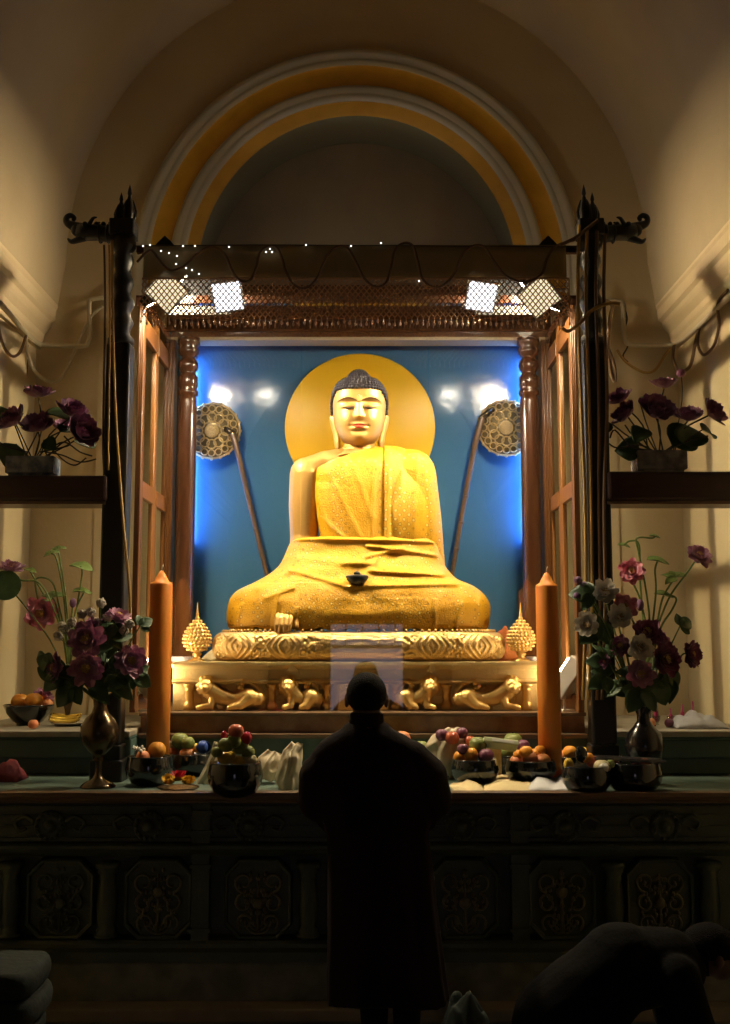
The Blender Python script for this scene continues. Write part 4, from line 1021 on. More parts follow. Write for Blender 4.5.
# ================================================================== BLACK POSTS, SHELVES, VALANCE, NET
def post(px, s, which):
    y = YPOST; c = P(px, 500, y); u = unit(y, 400); x = c.x; O = Vector((x, y, ZT))
    t = thing('carved_post', 'tall black lacquered post with dragon head bracket and finials at the %s side' % which, 'post', O, 'carved black posts')
    z = lambda py: Zp(py, y)
    r = 12*u
    m = MB(); m.box2((x-r*1.3, y-r*1.3, ZT+.001), (x+r*1.3, y+r*1.3, ZT+.12)); m.box2((x-r*1.12, y-r*1.12, ZT+.12), (x+r*1.12, y+r*1.12, ZT+.2)); m.build('base', 'black_lacquer', t, O, bev=.01)
    m = MB(); m.box2((x-r, y-r, ZT+.2), (x+r, y+r, z(345))); m.build('shaft', 'black_lacquer', t, O, bev=.015)
    m = MB(); H = z(238)-z(345); L = [(0, 0), (1.1, 0), (1.1, .05), (.75, .09), (.8, .14), (1.05, .2), (.8, .26), (.72, .3), (1.0, .36), (1.05, .4), (.75, .46), (.7, .5), (.95, .56), (.95, .6), (.7, .66), (.66, .7), (.9, .76), (.9, .8), (.7, .86), (1.05, .9), (1.1, 1), (0, 1)]
    m.lathe([(a*r, z(345)+H*q) for a, q in L], (x, y, 0), 20); m.build('turning', 'black_lacquer', t, O)
    m = MB(); m.box2((x-r*1.05, y-r*1.05, z(238)), (x+r*1.05, y+r*1.05, z(222))); m.build('capital', 'black_lacquer', t, O, bev=.008)
    def fin(dx, ybase, ytip, w):
        zb = z(ybase); h = z(ytip)-zb; f = MB()
        f.lathe([(0, 0), (w*.7, 0), (w*.9, .08*h), (w, .22*h), (w*.85, .45*h), (w*.45, .62*h), (w*.28, .70*h), (w*.42, .76*h), (w*.3, .86*h), (w*.12, .94*h), (0, h)], (x+dx*u, y, zb), 14)
        for k in range(6):
            a = 2*pi*k/6; f.tube([(x+dx*u+w*.8*cos(a), y+w*.8*sin(a), zb+.05*h), (x+dx*u+w*1.25*cos(a), y+w*1.25*sin(a), zb+.3*h), (x+dx*u+w*.6*cos(a), y+w*.6*sin(a), zb+.6*h)], [w*.3, w*.25, w*.08], 6, 3)
        f.build('finial', 'black_lacquer', t, O)
    fin(s*-5, 224, 184, 5.5*u); fin(s*3.5, 224, 192, 5*u)
    # dragon head bracket
    q = lambda dx, py, dy=0: Vector((x+s*dx*u, y+dy, z(py)))
    m = MB()
    m.limb([q(4, 234), q(16, 234), q(26, 233), q(38, 232), q(47, 230)], [9*u, 8.5*u, 8*u, 9*u, 7*u], 14)
    m.tube([q(44, 229), q(52, 226), q(58, 223), q(59, 218), q(55, 215.5), q(51, 218), q(52.5, 221)], [6.5*u, 5*u, 3.6*u, 3*u, 2.8*u, 2.4*u, 1.8*u], 10, 4)
    m.tube([q(40, 237), q(47, 240), q(53, 241.5), q(57, 238.5)], [5*u, 3.5*u, 2.6*u, .8*u], 8, 4)
    for e in (-1, 1):
        m.ell(q(38, 227, e*.04), (3*u,)*3, 8, 6); m.tube([q(34, 227, e*.035), q(30, 221, e*.04), q(26, 220, e*.04)], [2.5*u, 1.8*u, .6*u], 6, 3)
    for k in range(4): m.ell(q(14+k*7, 224.5), (2.6*u, .02, 3*u), 8, 6)
    for k in range(3): m.torus(q(8+k*8, 234), 8.8*u, 1.2*u, (1, 0, 0), 16, 6)
    m.build('dragon_head', 'black_lacquer', t, O)
    # yellow binding cords running down the post
    return t
post(116.5, -1, 'left'); post(596.5, 1, 'right')
def cable(name, lab, pts, Y, r, m, sp=6, cat='cable', group=None):
    P3 = [P(*p, Y) if len(p) == 2 else P(p[0], p[1], p[2]) for p in pts]
    b = MB(); b.tube(P3, r, 8, sp); return tag(b.build(name, m, None, P3[0]), lab, cat, group)
YFn = YPOST-.085
cable('cord', 'yellow cord running down the front of the left black post', [(112, 240), (113, 330), (116, 420), (123, 520), (130, 600), (131, 700)], YFn-.02, .008, 'cord_gold', cat='cord')
cable('cord', 'brown cord hanging from the left dragon head down to the shelf', [(104, 245), (105, 300), (104, 380), (103, 440), (104, 472)], YPOST-.05, .006, 'cord_brown', cat='cord')
cable('cord', 'thin yellow cord hanging below the left dragon head', [(109, 245), (110, 330), (109, 400), (108, 470)], YPOST-.09, .006, 'cord_gold', cat='cord')
for i, (x0, x1, lab) in enumerate(((579, 584, 'innermost yellow cable running down the right black post'), (587, 590, 'second yellow cable running down the right black post'), (597, 598, 'third brown cable running down the right black post'), (605, 603, 'outermost brown cable running down the right black post'))):
    cable('cable', lab, [(x0, 225+i*3), (x0-1, 300), (x0+2, 400), (x1+1, 500), (x1+2, 600), (x1-1, 700)], YFn-.01*i, .010, 'cord_gold' if i < 2 else 'cord_brown')
cable('cable', 'short cable looping across the right black post under the net', [(562, 328), (568, 331), (578, 325), (590, 312), (600, 306), (612, 303), (620, 304)], YFn-.04, .010, 'cord_gold')
cable('cable', 'short beige cable tied diagonally across the right finials', [(560, 245), (575, 238), (588, 228), (598, 220)], YFn-.05, .010, 'cord_brown')

# shelves
def shelf(s, which):
    yf, yb_ = 6.05, 6.27; xo = CX+s*(HW-.01); xi = Xp(103.5 if s < 0 else 611, yf)
    zt, zb = Zp(475 if s < 0 else 471, yf), Zp(503, yf); O = Vector(((xo+xi)/2, yf, zb))
    t = thing('wooden_shelf', 'thick dark wooden shelf fixed between the %s wall and the black post' % which, 'shelf', O, 'wooden side shelves')
    m = MB(); a, b = min(xo, xi), max(xo, xi); m.box2((a, yf, zb+.012), (b, yb_, zt)); m.build('board', 'shelf', t, O, bev=.018)
    m = MB(); m.box2((a, yf+.01, zb-.004), (b-.01 if s > 0 else b-.01, yb_-.01, zb+.012)); m.build('underside', 'shelf_edge', t, O)
    return zt, yf
ZSH_L, YSH = shelf(-1, 'left'); ZSH_R, _ = shelf(1, 'right')

# canopy bar, valance, bead net
def canopy():
    y = YPOST; xa, xb = Xp(128, y), Xp(585, y)
    O = Vector(((xa+xb)/2, y, ZBAR))
    t = thing('canopy_bar', 'thin dark bar between the two black posts that carries valance and lamps', 'beam', O)
    m = MB(); m.box2((xa, y-.02, ZBAR-.02), (xb, y+.02, ZBAR+.02)); m.build('bar', 'wood_dark', t, O)
    for px in (165, 548):
        c = P(px, 244, y); m = MB(); m.prism([c+Vector((-.065, -.012, -.02)), c+Vector((.065, -.012, -.02)), c+Vector((.03, -.012, .02)), c+Vector((0, -.012, .05)), c+Vector((-.03, -.012, .02))], (0, .024, 0)); m.build('leaf_finial', 'black_lacquer', t, O, bev=.004)
    # sheer valance
    yv = YPOST-.045; z0, z1 = Zp(245, yv), Zp(279, yv)
    m = MB(); xa, xb = Xp(135, yv), Xp(574, yv)
    m.grid(lambda a, b: (xa+(xb-xa)*a, yv+.006*sin(a*90)*b, z0+(z1-z0)*b-.008*sin(pi*a)*0), 220, 4)
    tag(m.build('valance', 'cloth_valance', None, ((xa+xb)/2, yv, z0), solid=.003), 'sheer brown cloth valance stretched between the tops of the black posts', 'valance')
    # bead net: hexagonal mesh with scalloped hem
    yn = YPOST-.06; xa, xb = Xp(134, yn), Xp(576, yn); z0 = Zp(278.5, yn); u = unit(yn, 300)
    O = Vector(((xa+xb)/2, yn, z0)); t = thing('bead_net', 'beaded lattice net with short tassels hanging below the brown valance', 'net', O)
    m = MB(); cols = 76; rows = 12; px = (xb-xa)/cols; pz = 3.35*u; r = .0042
    def nd(i, j):
        xx = xa+px*(i+(.5 if j % 2 else 0)); return Vector((min(max(xx, xa), xb), yn-.006*sin(j*.5)+.004*sin(i*.7), z0-pz*j))
    for j in range(rows):
        for i in range(cols+1):
            a = nd(i, j)
            for k in ((i, j+1), (i-1 if j % 2 == 0 else i+1, j+1)):
                if 0 <= k[0] <= cols: m.tube([a, nd(*k)], r, 3, cap=False)
    m.tube([(xa, yn, z0), (xb, yn, z0)], .006, 5)
    m.build('lattice', 'net', t, O)
    m = MB()
    for i in range(cols+1):
        a = nd(i, rows); h = (4.0+3.0*abs(sin(i*pi/6.0)))*u; m.tube([a, a-Vector((0, 0, h))], .0035, 3, cap=False)
        m.ell(a-Vector((0, 0, h)), (.007, .007, .012), 6, 4)
    m.build('tassels', 'net', t, O)
    # wavy garland cable
    pts = [(137, 262), (150, 250), (158, 258), (170, 270), (184, 266), (197, 254), (211, 247), (224, 253), (231, 268), (238, 279), (249, 281), (256, 268), (259, 254), (266, 247), (276, 247), (282, 258), (286, 272), (296, 286), (308, 287), (318, 276), (326, 257), (337, 247), (348, 248), (356, 262), (364, 278), (375, 287), (386, 283), (391, 266), (395, 250), (404, 243), (413, 246), (418, 262), (422, 278), (432, 287), (444, 285), (455, 272), (462, 255), (473, 246), (484, 247), (494, 261), (506, 276), (524, 282), (541, 275), (547, 258), (556, 246), (575, 240)]
    cable('garland_cable', 'wavy dark cable looped along the brown valance', pts, YPOST-.085, .0075, 'cord_brown', 4)
    # row of tiny fairy dots: sparkle on the top hem made as glowing beads
    yb_ = YPOST-.07; t = thing('hem_glints', 'string of tiny white fairy dots added along the top hem of the valance', 'glints', P(300, 246, yb_)); O = t.location
    m = MB(); m.tube([P(133, 246, yb_), P(250, 245, yb_), P(360, 245.5, yb_), P(575, 247, yb_)], .003, 5, 6); m.build('wire', 'cord_dark', t, O)
    for px, py in ((143, 246), (150, 245), (183, 246), (195, 246), (229, 247), (266, 252), (270, 249), (272, 252), (306, 245), (351, 246), (381, 243), (161, 251), (169, 253), (177, 256), (176, 264), (186, 268), (192, 270), (199, 274), (419, 281)):
        m = MB(); m.ell(P(px, py, yb_-.01), (.005, .005, .005), 6, 4); m.build('glint_bead', 'glint', t, O)
canopy()

# wall conduits and hanging cables
YB1 = YW-.06
cable('conduit', 'cream conduit pipe along the left wall turning onto the back wall', [(0, 303, 6.4), (27, 334, 7.45), (38, 343, 7.7), (48, 345, YB1), (82, 346, YB1), (88, 342, YB1), (90, 330, YB1), (89, 303, YB1), (93, 299, YB1), (104, 298, YB1)], 7, .017, 'conduit', 3, 'pipe')
cable('hanging_cable', 'yellowish cable sagging from the left conduit to the black post', [(26, 334, 7.4), (27, 350, 7.5), (34, 370, 7.6), (46, 380, YB1), (58, 381, YB1), (68, 365, YB1), (78, 342, YB1), (90, 318, YB1), (103, 306, YB1)], 7, .012, 'conduit')
cable('hanging_cable', 'short brown cable loop hanging under the left conduit at the wall', [(-4, 315, 6.6), (3, 345, 6.7), (12, 356, 6.9), (20, 352, 7.1), (26, 336, 7.4)], 7, .010, 'cord_brown')
cable('conduit', 'cream conduit pipe along the right wall turning onto the back wall', [(734, 292, 6.4), (698, 327, 7.2), (680, 342, 7.65), (668, 345, YB1), (635, 345, YB1), (627, 343, YB1), (624, 330, YB1), (623, 305, YB1), (617, 301, YB1), (606, 301, YB1)], 7, .017, 'conduit', 3, 'pipe')
cable('hanging_cable', 'yellowish cable sagging between black post and right conduit', [(617, 350, YB1), (626, 362, YB1), (643, 372, YB1), (655, 370, YB1), (666, 354, YB1), (676, 344, 7.7)], 7, .010, 'cord_gold')
cable('hanging_cable', 'deep brown cable loop hanging under the right conduit', [(674, 346, 7.7), (673, 360, 7.6), (680, 371, 7.5), (690, 366, 7.4), (695, 345, 7.3), (699, 328, 7.2)], 7, .012, 'cord_brown')
cable('hanging_cable', 'second brown cable loop under the right conduit nearer the viewer', [(699, 328, 7.2), (698, 345, 7.1), (704, 355, 7.0), (714, 345, 6.9), (719, 325, 6.8), (718, 303, 6.7), (728, 290, 6.5)], 7, .010, 'cord_brown')
cable('hanging_cable', 'narrow brown cable loop hanging beside the right black post', [(600, 298, 6.22), (612, 305, 6.5), (610, 318, 6.9), (608, 345, 7.0), (611, 372, 7.0), (615, 381, 7.0), (614, 365, 7.0), (607, 345, 7.0)], 7, .012, 'cord_brown')
cable('hanging_cable', 'thin tangled cable dropping beside the right conduit elbow', [(623, 305, YB1), (627, 318, YB1), (625, 330, YB1), (628, 345, YB1), (623, 356, YB1), (628, 362, YB1)], 7, .006, 'cord_dark')
cable('wire', 'thin dark wire hanging down the back wall behind the left shelf', [(28, 345, 7.6), (27, 372, 7.6), (22, 395, 7.6), (17, 405, 7.6)], 7, .004, 'cord_dark', cat='wire')

# ================================================================== CANDLES
def candle(px, which, ytip):
    y = 6.22; x = Xp(px, y, 650); O = Vector((x, y, ZT)); u = unit(y, 650); r = 11.5*u
    t = thing('giant_candle', 'giant orange candle with conical top standing at the %s of the offerings' % which, 'candle', O, 'giant candles')
    h = Zp(ytip+17, y)-ZT; c = Zp(ytip+4, y)-ZT
    m = MB(); m.lathe([(0, .003), (r, .003), (r*1.0, h*.5), (r*.98, h-.01), (r*.93, h), (r*.62, h+.012), (r*.42, h+.04), (r*.2, c-.01), (0, c)], O, 36); m.build('wax', 'candle', t, O)
    m = MB(); m.tube([O+Vector((0, 0, c-.012)), O+Vector((.002, 0, c+.014)), O+Vector((.006, 0, c+.03))], .0035, 6); m.build('wick', 'wick', t, O)
candle(160, 'left', 566); candle(548, 'right', 568)

# ================================================================== FLOWERS
def petal(m, c, O, ang, L, Wd, e0, e1, cupk, rnd):
    def fn(a, b):
        t = (b-.5)*2; e = e0+(e1-e0)*a; w = Wd*(sin(pi*min(.97, a**.8*.86+.06)))**.75
        rad = L*a*cos(e)+.05*L; h = L*a*sin(e)
        x = rad; y = t*w; z = h+cupk*w*t*t+rnd*L*.06*sin(t*4+ang*3)
        return c+O @ Vector((x*cos(ang)-y*sin(ang), x*sin(ang)+y*cos(ang), z))
    m.grid(fn, 5, 4)
def blossom(c, axis, R, seed=0, dense=4, cup=.5):
    rr = random.Random(seed); O = orient(axis); m = MB(); s = MB(); c = Vector(c)
    for l in range(dense):
        n = (9, 8, 7, 6, 5)[l]; q = l/max(1, dense-1)
        e0 = -.15+.7*q+cup*.3; e1 = .05+.95*q+cup*.6
        for k in range(n):
            a = 2*pi*(k+.5*(l % 2))/n+rr.uniform(-.15, .15)
            petal(m, c, O, a, R*(1.0-.45*q)*rr.uniform(.88, 1.06), R*(.36-.12*q), e0+rr.uniform(-.1, .1), e1+rr.uniform(-.15, .15), .45, rr.uniform(-1, 1))
    for k in range(26):
        a = k*2.4; r = R*.26*sqrt(k/26); s.ell(c+O @ Vector((r*cos(a), r*sin(a), R*.34)), R*.055, 5, 4)
    s.ell(c+O @ Vector((0, 0, R*.12)), (R*.2, R*.2, R*.2), 8, 6)
    return m, s
def leafmesh(m, c, axis, L, Wd, droop=.3, ang=0):
    O = orient(axis) @ Matrix.Rotation(ang, 3, 'Z'); c = Vector(c)
    def fn(a, b):
        t = (b-.5)*2; w = Wd*(sin(pi*min(1, a**.75)))**.8
        return c+O @ Vector((t*w, L*a, .25*w*t*t-droop*L*a*a+.05*L*sin(a*6)*t))
    m.grid(fn, 8, 5)
def flower(lab, pos, base, R, matn, axis, group=None, seed=0, leaves=((.55, .09),), name='flower', dense=4, bend=.0, stemmat='stem', cup=.2):
    pos = Vector(pos); base = Vector(base); t = thing(name, lab, 'flower', base, group); O = base
    m, s = blossom(pos, axis, R, seed, dense, cup); pt = m.build('petals', matn, t, O); s.build('stamens', 'stamen', pt, O)
    ax = Vector(axis).normalized(); mid = base.lerp(pos, .5)+Vector((0, 0, bend)); m = MB(); m.tube([base, mid, pos-ax*R*.6, pos-ax*R*.05], [.005, .005, .004, .006], 6, 4); m.ell(pos-ax*R*.04, R*.14, 8, 6); m.build('stem', stemmat, t, O)
    rr = random.Random(seed+9)
    for q, L in leaves:
        c = base.lerp(pos, q)+Vector((0, 0, bend*.8)); m = MB(); leafmesh(m, c, (rr.uniform(-.8, .8), -1, .5), L*1.25, L*.42, .4, rr.uniform(0, 6)); m.build('leaf', 'leaf', t, O, solid=.002)
    return t
def planter(which, px, py, Y, w, d, h, m_, flowers, stems, leaves, lab, zt):
    c = Vector((Xp(px, Y, py), Y, zt)); u = unit(Y, py); t = thing('planter', lab, 'flower arrangement', c); O = c
    m = MB(); b0 = .88; q = [(w/2*b0, d/2*b0, 0.002), (w/2*b0, d/2*b0, .012), (w/2, d/2, .02), (w/2, d/2, h), (w/2*.93, d/2*.9, h), (w/2*.9, d/2*.88, h-.03)]
    m.loft([[c+Vector((sx*a, sy*b, z)) for sx, sy in ((-1, -1), (1, -1), (1, 1), (-1, 1))] for a, b, z in q], smooth=False); m.build('pot', m_, t, O, bev=.004)
    m = MB(); m.ell(c+Vector((0, 0, h-.02)), (w*.42, d*.42, .03), 12, 6); m.build('moss', 'leaf', t, O)
    root = c+Vector((0, 0, h-.02))
    for i, (fx, fy, R, ax, dy) in enumerate(flowers):
        p = P(fx, fy, Y+dy); p.y = Y+dy
        m, s = blossom(p, ax, R*u*1.3, i*7+px, 4, .75); f = m.build('lotus_flower', 'petal_purple', t, O); s.build('stamens', 'stamen', f, O)
        m = MB(); m.tube([root+Vector(((i-2)*.03, 0, 0)), root.lerp(p, .5)+Vector((.02*(-1)**i, 0, .02)), p-Vector(ax).normalized()*R*u*.1], .0045, 6, 4); m.build('stem', 'stem_dark', t, O)
    for i, pts in enumerate(stems):
        m = MB(); m.tube([P(a, b, Y-.05-.03*(k % 2)) for k, (a, b) in enumerate(pts)], .0045, 6, 4); m.build('twig', 'stem_dark', t, O)
    for i, (lx, ly, L, ang, tilt) in enumerate(leaves):
        p = P(lx, ly, Y-.02*i); m = MB(); leafmesh(m, p, tilt, L*u, L*u*.55, .3, ang); m.build('leaf', 'leaf', t, O, solid=.002)
        m = MB(); m.tube([root, root.lerp(p, .6)+Vector((0, .02, .0)), p], .004, 6, 3); m.build('leaf_stem', 'stem_dark', t, O)
    return t
planter('l', 33, 470, 6.16, .27, .15, .115, 'planter',
        [(39, 397, 13, (.1, -.3, 1), 0), (14, 424, 15, (-.4, -.6, .7), -.05), (38, 430, 15, (0, -.6, .7), -.08), (72, 416, 15, (.4, -.4, .8), 0), (80, 434, 16, (.7, -.7, .4), -.08), (62, 430, 10, (.2, -.5, .8), .05)],
        [[(45, 452), (62, 455), (80, 462), (96, 459)], [(48, 450), (64, 442), (80, 452), (92, 456)], [(55, 452), (66, 462), (76, 465), (86, 458)], [(28, 452), (10, 448), (-4, 440)], [(40, 452), (60, 448), (70, 444), (64, 436)]],
        [(8, 409, 22, 2.6, (0, -.6, .8)), (44, 414, 28, -1.4, (0, -.5, .85)), (16, 444, 26, 2.8, (0, -1, .2)), (60, 432, 18, -.9, (.2, -.6, .7)), (74, 441, 24, -1.4, (.3, -.7, .6)), (44, 440, 15, -2.2, (0, -.9, .3))],
        'blue and white rectangular planter with five purple silk lotus flowers on the left shelf', ZSH_L)
tr = planter('r', 659, 466, 6.16, .28, .16, .125, 'planter2',
        [(620, 402, 13, (-.4, -.3, .8), 0), (627, 416, 12, (-.6, -.4, .5), -.04), (655, 413, 16, (.2, -.9, .5), -.06), (664, 388, 12, (0, -.2, 1), 0), (688, 420, 14, (0, -.5, .8), 0), (709, 415, 14, (.7, -.6, .5), -.04)],
        [[(650, 450), (636, 440), (625, 425)], [(655, 452), (640, 445), (618, 448), (608, 443)], [(648, 450), (630, 446), (615, 430), (610, 438)], [(668, 450), (690, 440), (708, 436)]],
        [(640, 402, 22, -1.3, (0, -.5, .85)), (612, 424, 24, 2.2, (-.3, -.6, .7)), (640, 450, 24, 1.5, (0, -1, .2)), (672, 446, 34, -.9, (0, -1, .25)), (690, 448, 32, -.2, (.2, -1, .3)), (702, 430, 22, -1.6, (.4, -.6, .7)), (644, 428, 20, 2.6, (0, -.7, .6))],
        'pale silvery rectangular planter with dark purple silk lotus flowers on the right shelf', ZSH_R)
# round bud above the right planter
b = MB(); p = P(681, 373, 6.2); b.tube([tr.location+Vector((.08, 0, .12)), P(682, 400, 6.2), p], .003, 6, 4); b.build('bud_stem', 'stem_dark', tr, tr.location)
b = MB(); b.ell(p, (.028, .028, .025), 12, 8); b.build('round_bud', 'petal_plum', tr, tr.location)

# ---- left brass urn with bouquet
def urn(px, pyb, Y, zb, hs, m_, lab, name='brass_urn', cat='vase', npy=700):
    O = Vector((Xp(px, Y, pyb), Y, zb)); t = thing(name, lab, cat, O); u = unit(Y, 720)
    m = MB(); m.lathe([(r*u, z*u) for r, z in hs], O, 32); m.build('body', m_, t, O)
    return t, O, u
YV = 5.86
VU = [(0, .3), (17, .3), (17.5, 2), (14, 5), (6, 9), (3.5, 14), (3, 24), (5, 28), (3.5, 31), (9, 35), (16, 43), (19, 52), (18.5, 60), (14, 68), (8, 74), (6.5, 80), (7, 86), (10, 92), (11, 94), (9.5, 93.5), (5, 84), (0, 82)]
tu, OU, uu = urn(98, 782, YV, ZT, VU, 'brass', 'old brass urn on a slender foot holding the purple bouquet, near the left candle')
NU = OU+Vector((0, 0, 84*uu))
def fl(px, py, dy): p = P(px, py, YV+dy); return p
bq = 'flowers of the brass urn bouquet'
LB = [((87, 641), -.10, 19, 'petal_mauve', (0, -1, .3), 'open mauve flower at the centre front of the brass urn bouquet'),
      ((87, 668), -.12, 18, 'petal_mauve', (.0, -1, .0), 'mauve flower just above the rim of the brass urn'),
      ((57, 668), -.05, 16, 'petal_mauve', (-.8, -.7, 0), 'mauve flower facing the wall side of the brass urn bouquet'),
      ((130, 661), -.05, 17, 'petal_mauve', (.5, -.9, .1), 'pinkish mauve flower of the urn bouquet nearest the left candle'),
      ((118, 618), .02, 14, 'petal_mauve', (.4, -.4, .8), 'upturned mauve flower at the top of the brass urn bouquet'),
      ((93, 624), .02, 10, 'petal_purple', (0, -.4, .9), 'small dark purple flower bud high in the brass urn bouquet')]
for i, ((px, py), dy, R, mt, ax, lab) in enumerate(LB):
    flower(lab, fl(px, py, dy), NU+Vector(((i-2.5)*.012, .0, 0)), R*uu, mt, ax, bq, seed=i*3, leaves=((.55, .11), (.8, .10)), name='silk_flower')
bu = [(101, 603), (91, 612), (108, 617), (129.5, 624), (124, 631), (96, 622), (100, 631), (82, 614), (72, 622), (62, 626), (58, 636), (67, 630)]
for i, (px, py) in enumerate(bu):
    p = fl(px, py, .04*((i % 3)-1)); t = thing('globe_thistle', 'pale round globe thistle head standing out of the brass urn bouquet', 'flower', NU+Vector(((i-6)*.004, .02, 0)), 'globe thistles of the urn bouquet'); O = t.location
    m = MB(); m.tube([O, O.lerp(p, .6)+Vector((0, 0, .03)), p], .003, 5, 3); m.build('stem', 'stem', t, O)
    m = MB(); m.ell(p, (.027, .027, .024), 12, 8)
    for k in range(14): a = k*2.4; e = 1-2*(k+.5)/14; q = sqrt(1-e*e); m.ell(p+Vector((q*cos(a), q*sin(a), e))*.024, .007, 5, 4)
    m.build('head', 'bud_white', t, O)
for i, (px, py, L, ang, tl) in enumerate(((60, 690, .20, 1.2, (0, -1, .2)), (72, 700, .19, 2.5, (0, -1, .1)), (104, 685, .17, 3.0, (0, -1, .1)), (116, 690, .17, 3.3, (.2, -1, .1)), (110, 652, .17, -1.3, (.2, -1, .5)), (134, 688, .16, -2.2, (.4, -1, .1)), (45, 668, .14, 2.9, (-.5, -1, .1)), (76, 688, .18, 2.2, (0, -1, 0)), (96, 650, .14, .4, (0, -1, .4)), (140, 640, .12, -1.0, (.4, -1, .4)))):
    py -= 14; p = fl(px, py, -.06+.02*(i % 3)); t = thing('leaf_spray', 'dark green silk leaf spray tucked into the brass urn bouquet', 'foliage', NU+Vector(((i-5)*.004, -.01, 0)), 'leaf sprays of the urn bouquet'); O = t.location
    m = MB(); m.tube([O, O.lerp(p, .5)+Vector((0, 0, .03)), p], .004, 5, 3); m.build('stem', 'stem', t, O)
    m = MB(); L *= .72; leafmesh(m, p, tl, L, L*.38, .25, ang); leafmesh(m, p, tl, L*.8, L*.3, .2, ang+1.1); leafmesh(m, p, tl, L*.7, L*.26, .2, ang-1.0); m.build('leaves', 'leaf', t, O, solid=.002)

# ---- tall lotus stems in a slim metal vase behind (left)
YV2 = 6.75
def slim_vase(px, Y, zb, lab):
    O = Vector((Xp(px, Y, 700), Y, zb)); t = thing('slim_vase', lab, 'vase', O); u = unit(Y, 700)
    m = MB(); m.lathe([(r*u, z*u) for r, z in ((0, .3), (7, .3), (7, 1.5), (3, 4), (2.2, 10), (3, 16), (5.5, 26), (6.5, 36), (5, 46), (3.5, 50), (5, 54), (4, 53), (2, 46), (0, 44))], O, 24); m.build('body', 'brass', t, O); return O+Vector((0, 0, 48*u)), u
NV, u2 = slim_vase(68, YV2, ZL, 'slim brass vase on the left ledge behind the bananas')
def tallstem(lab, pts, Y, N, tip, R=0, mt='petal_pink', ax=(0, -1, .3), group=None, seed=1):
    P3 = [N]+[P(a, b, Y) for a, b in pts]
    t = thing('tall_lotus', lab, 'flower', N, group); m = MB(); m.tube(P3, .006, 6, 5); m.build('stem', 'leaf_l', t, N)
    p = P3[-1]
    if tip == 'flower':
        m, s = blossom(p, ax, R, seed, 4, .3); f = m.build('petals', mt, t, N); s.build('stamens', 'stamen', f, N)
    if tip == 'leaf':
        m = MB(); leafmesh(m, p+Vector((-R*.5, 0, 0)), (0, -.35, 1), R, R*.5, .2, -1.57+ax[0]); m.build('leaf', 'leaf_l', t, N, solid=.002)
    if tip == 'sprig':
        m = MB()
        for a in (-1.0, 0, 1.0, 2.2): leafmesh(m, p, (0, -.6, .8), R, R*.35, .2, a)
        m.build('leaf', 'leaf_l', t, N, solid=.002)
    if tip == 'bud':
        m = MB(); m.ell(p, (R*.7, R*.7, R), 10, 8); m.build('bud', mt, t, N)
    return t
g = 'tall stems of the slim vase on the left ledge'
tallstem('tall drooping stem with an open pink lotus beside the left wall', [(66, 640), (60, 610), (52, 582), (36, 579), (38, 600), (41, 613)], YV2, NV, 'flower', .105, 'petal_pink', (.1, -1, .0), g, 2)
tallstem('tall stem with a purple pink tulip shaped flower against the left wall', [(64, 640), (50, 600), (38, 582), (20, 580), (11, 570)], YV2-.1, NV, 'flower', .085, 'petal_mauve', (.1, -.4, .9), g, 5)
tallstem('tall straight stem topped by a small leaf cluster near the back wall', [(67, 640), (64, 600), (57, 560), (51, 553)], YV2, NV, 'sprig', .05, group=g)
tallstem('tall green stem with a leaf cluster beside the black post', [(69, 640), (66, 600), (61, 565), (58, 549)], YV2+.05, NV, 'sprig', .055, group=g)
tallstem('stem with a broad green leaf held level next to the left black post', [(72, 640), (78, 600), (82, 575), (81, 566)], YV2, NV, 'leaf', .15, group=g)
tallstem('stem with a drooping pale green leaf in front of the post', [(72, 640), (76, 610), (84, 592), (82, 592)], YV2-.05, NV, 'leaf', .12, ax=(.4, 0, 0), group=g)
tallstem('stem with a dark purple closed bud in the slim vase', [(72, 650), (72, 620), (73, 603)], YV2-.1, NV, 'bud', .03, 'bud_purple', group=g)
tallstem('stem with low fan of pale green leaves near the pink lotus', [(62, 630), (56, 605), (52, 597)], YV2, NV, 'sprig', .09, group=g)
tallstem('arching stem with a small leaf towards the left wall', [(60, 620), (46, 598), (32, 574), (30, 570)], YV2+.1, NV, 'leaf', .08, group=g)
t = thing('lotus_leaf_spray', 'round dark green lotus leaf on a bent stem at the left wall', 'foliage', NV+Vector((-.01, -.02, 0)), g); O = t.location
m = MB(); p = P(6, 586, YV2-.15); m.tube([O, P(50, 640, YV2-.1), P(20, 600, YV2-.15), p], .005, 6, 4); m.build('stem', 'stem', t, O)
m = MB(); m.lathe([(.0, 0), (.05, .004), (.085, .02), (.09, .03)], p, 20, R=orient((.2, -1, .1))); m.build('leaf', 'leaf', t, O, solid=.003)

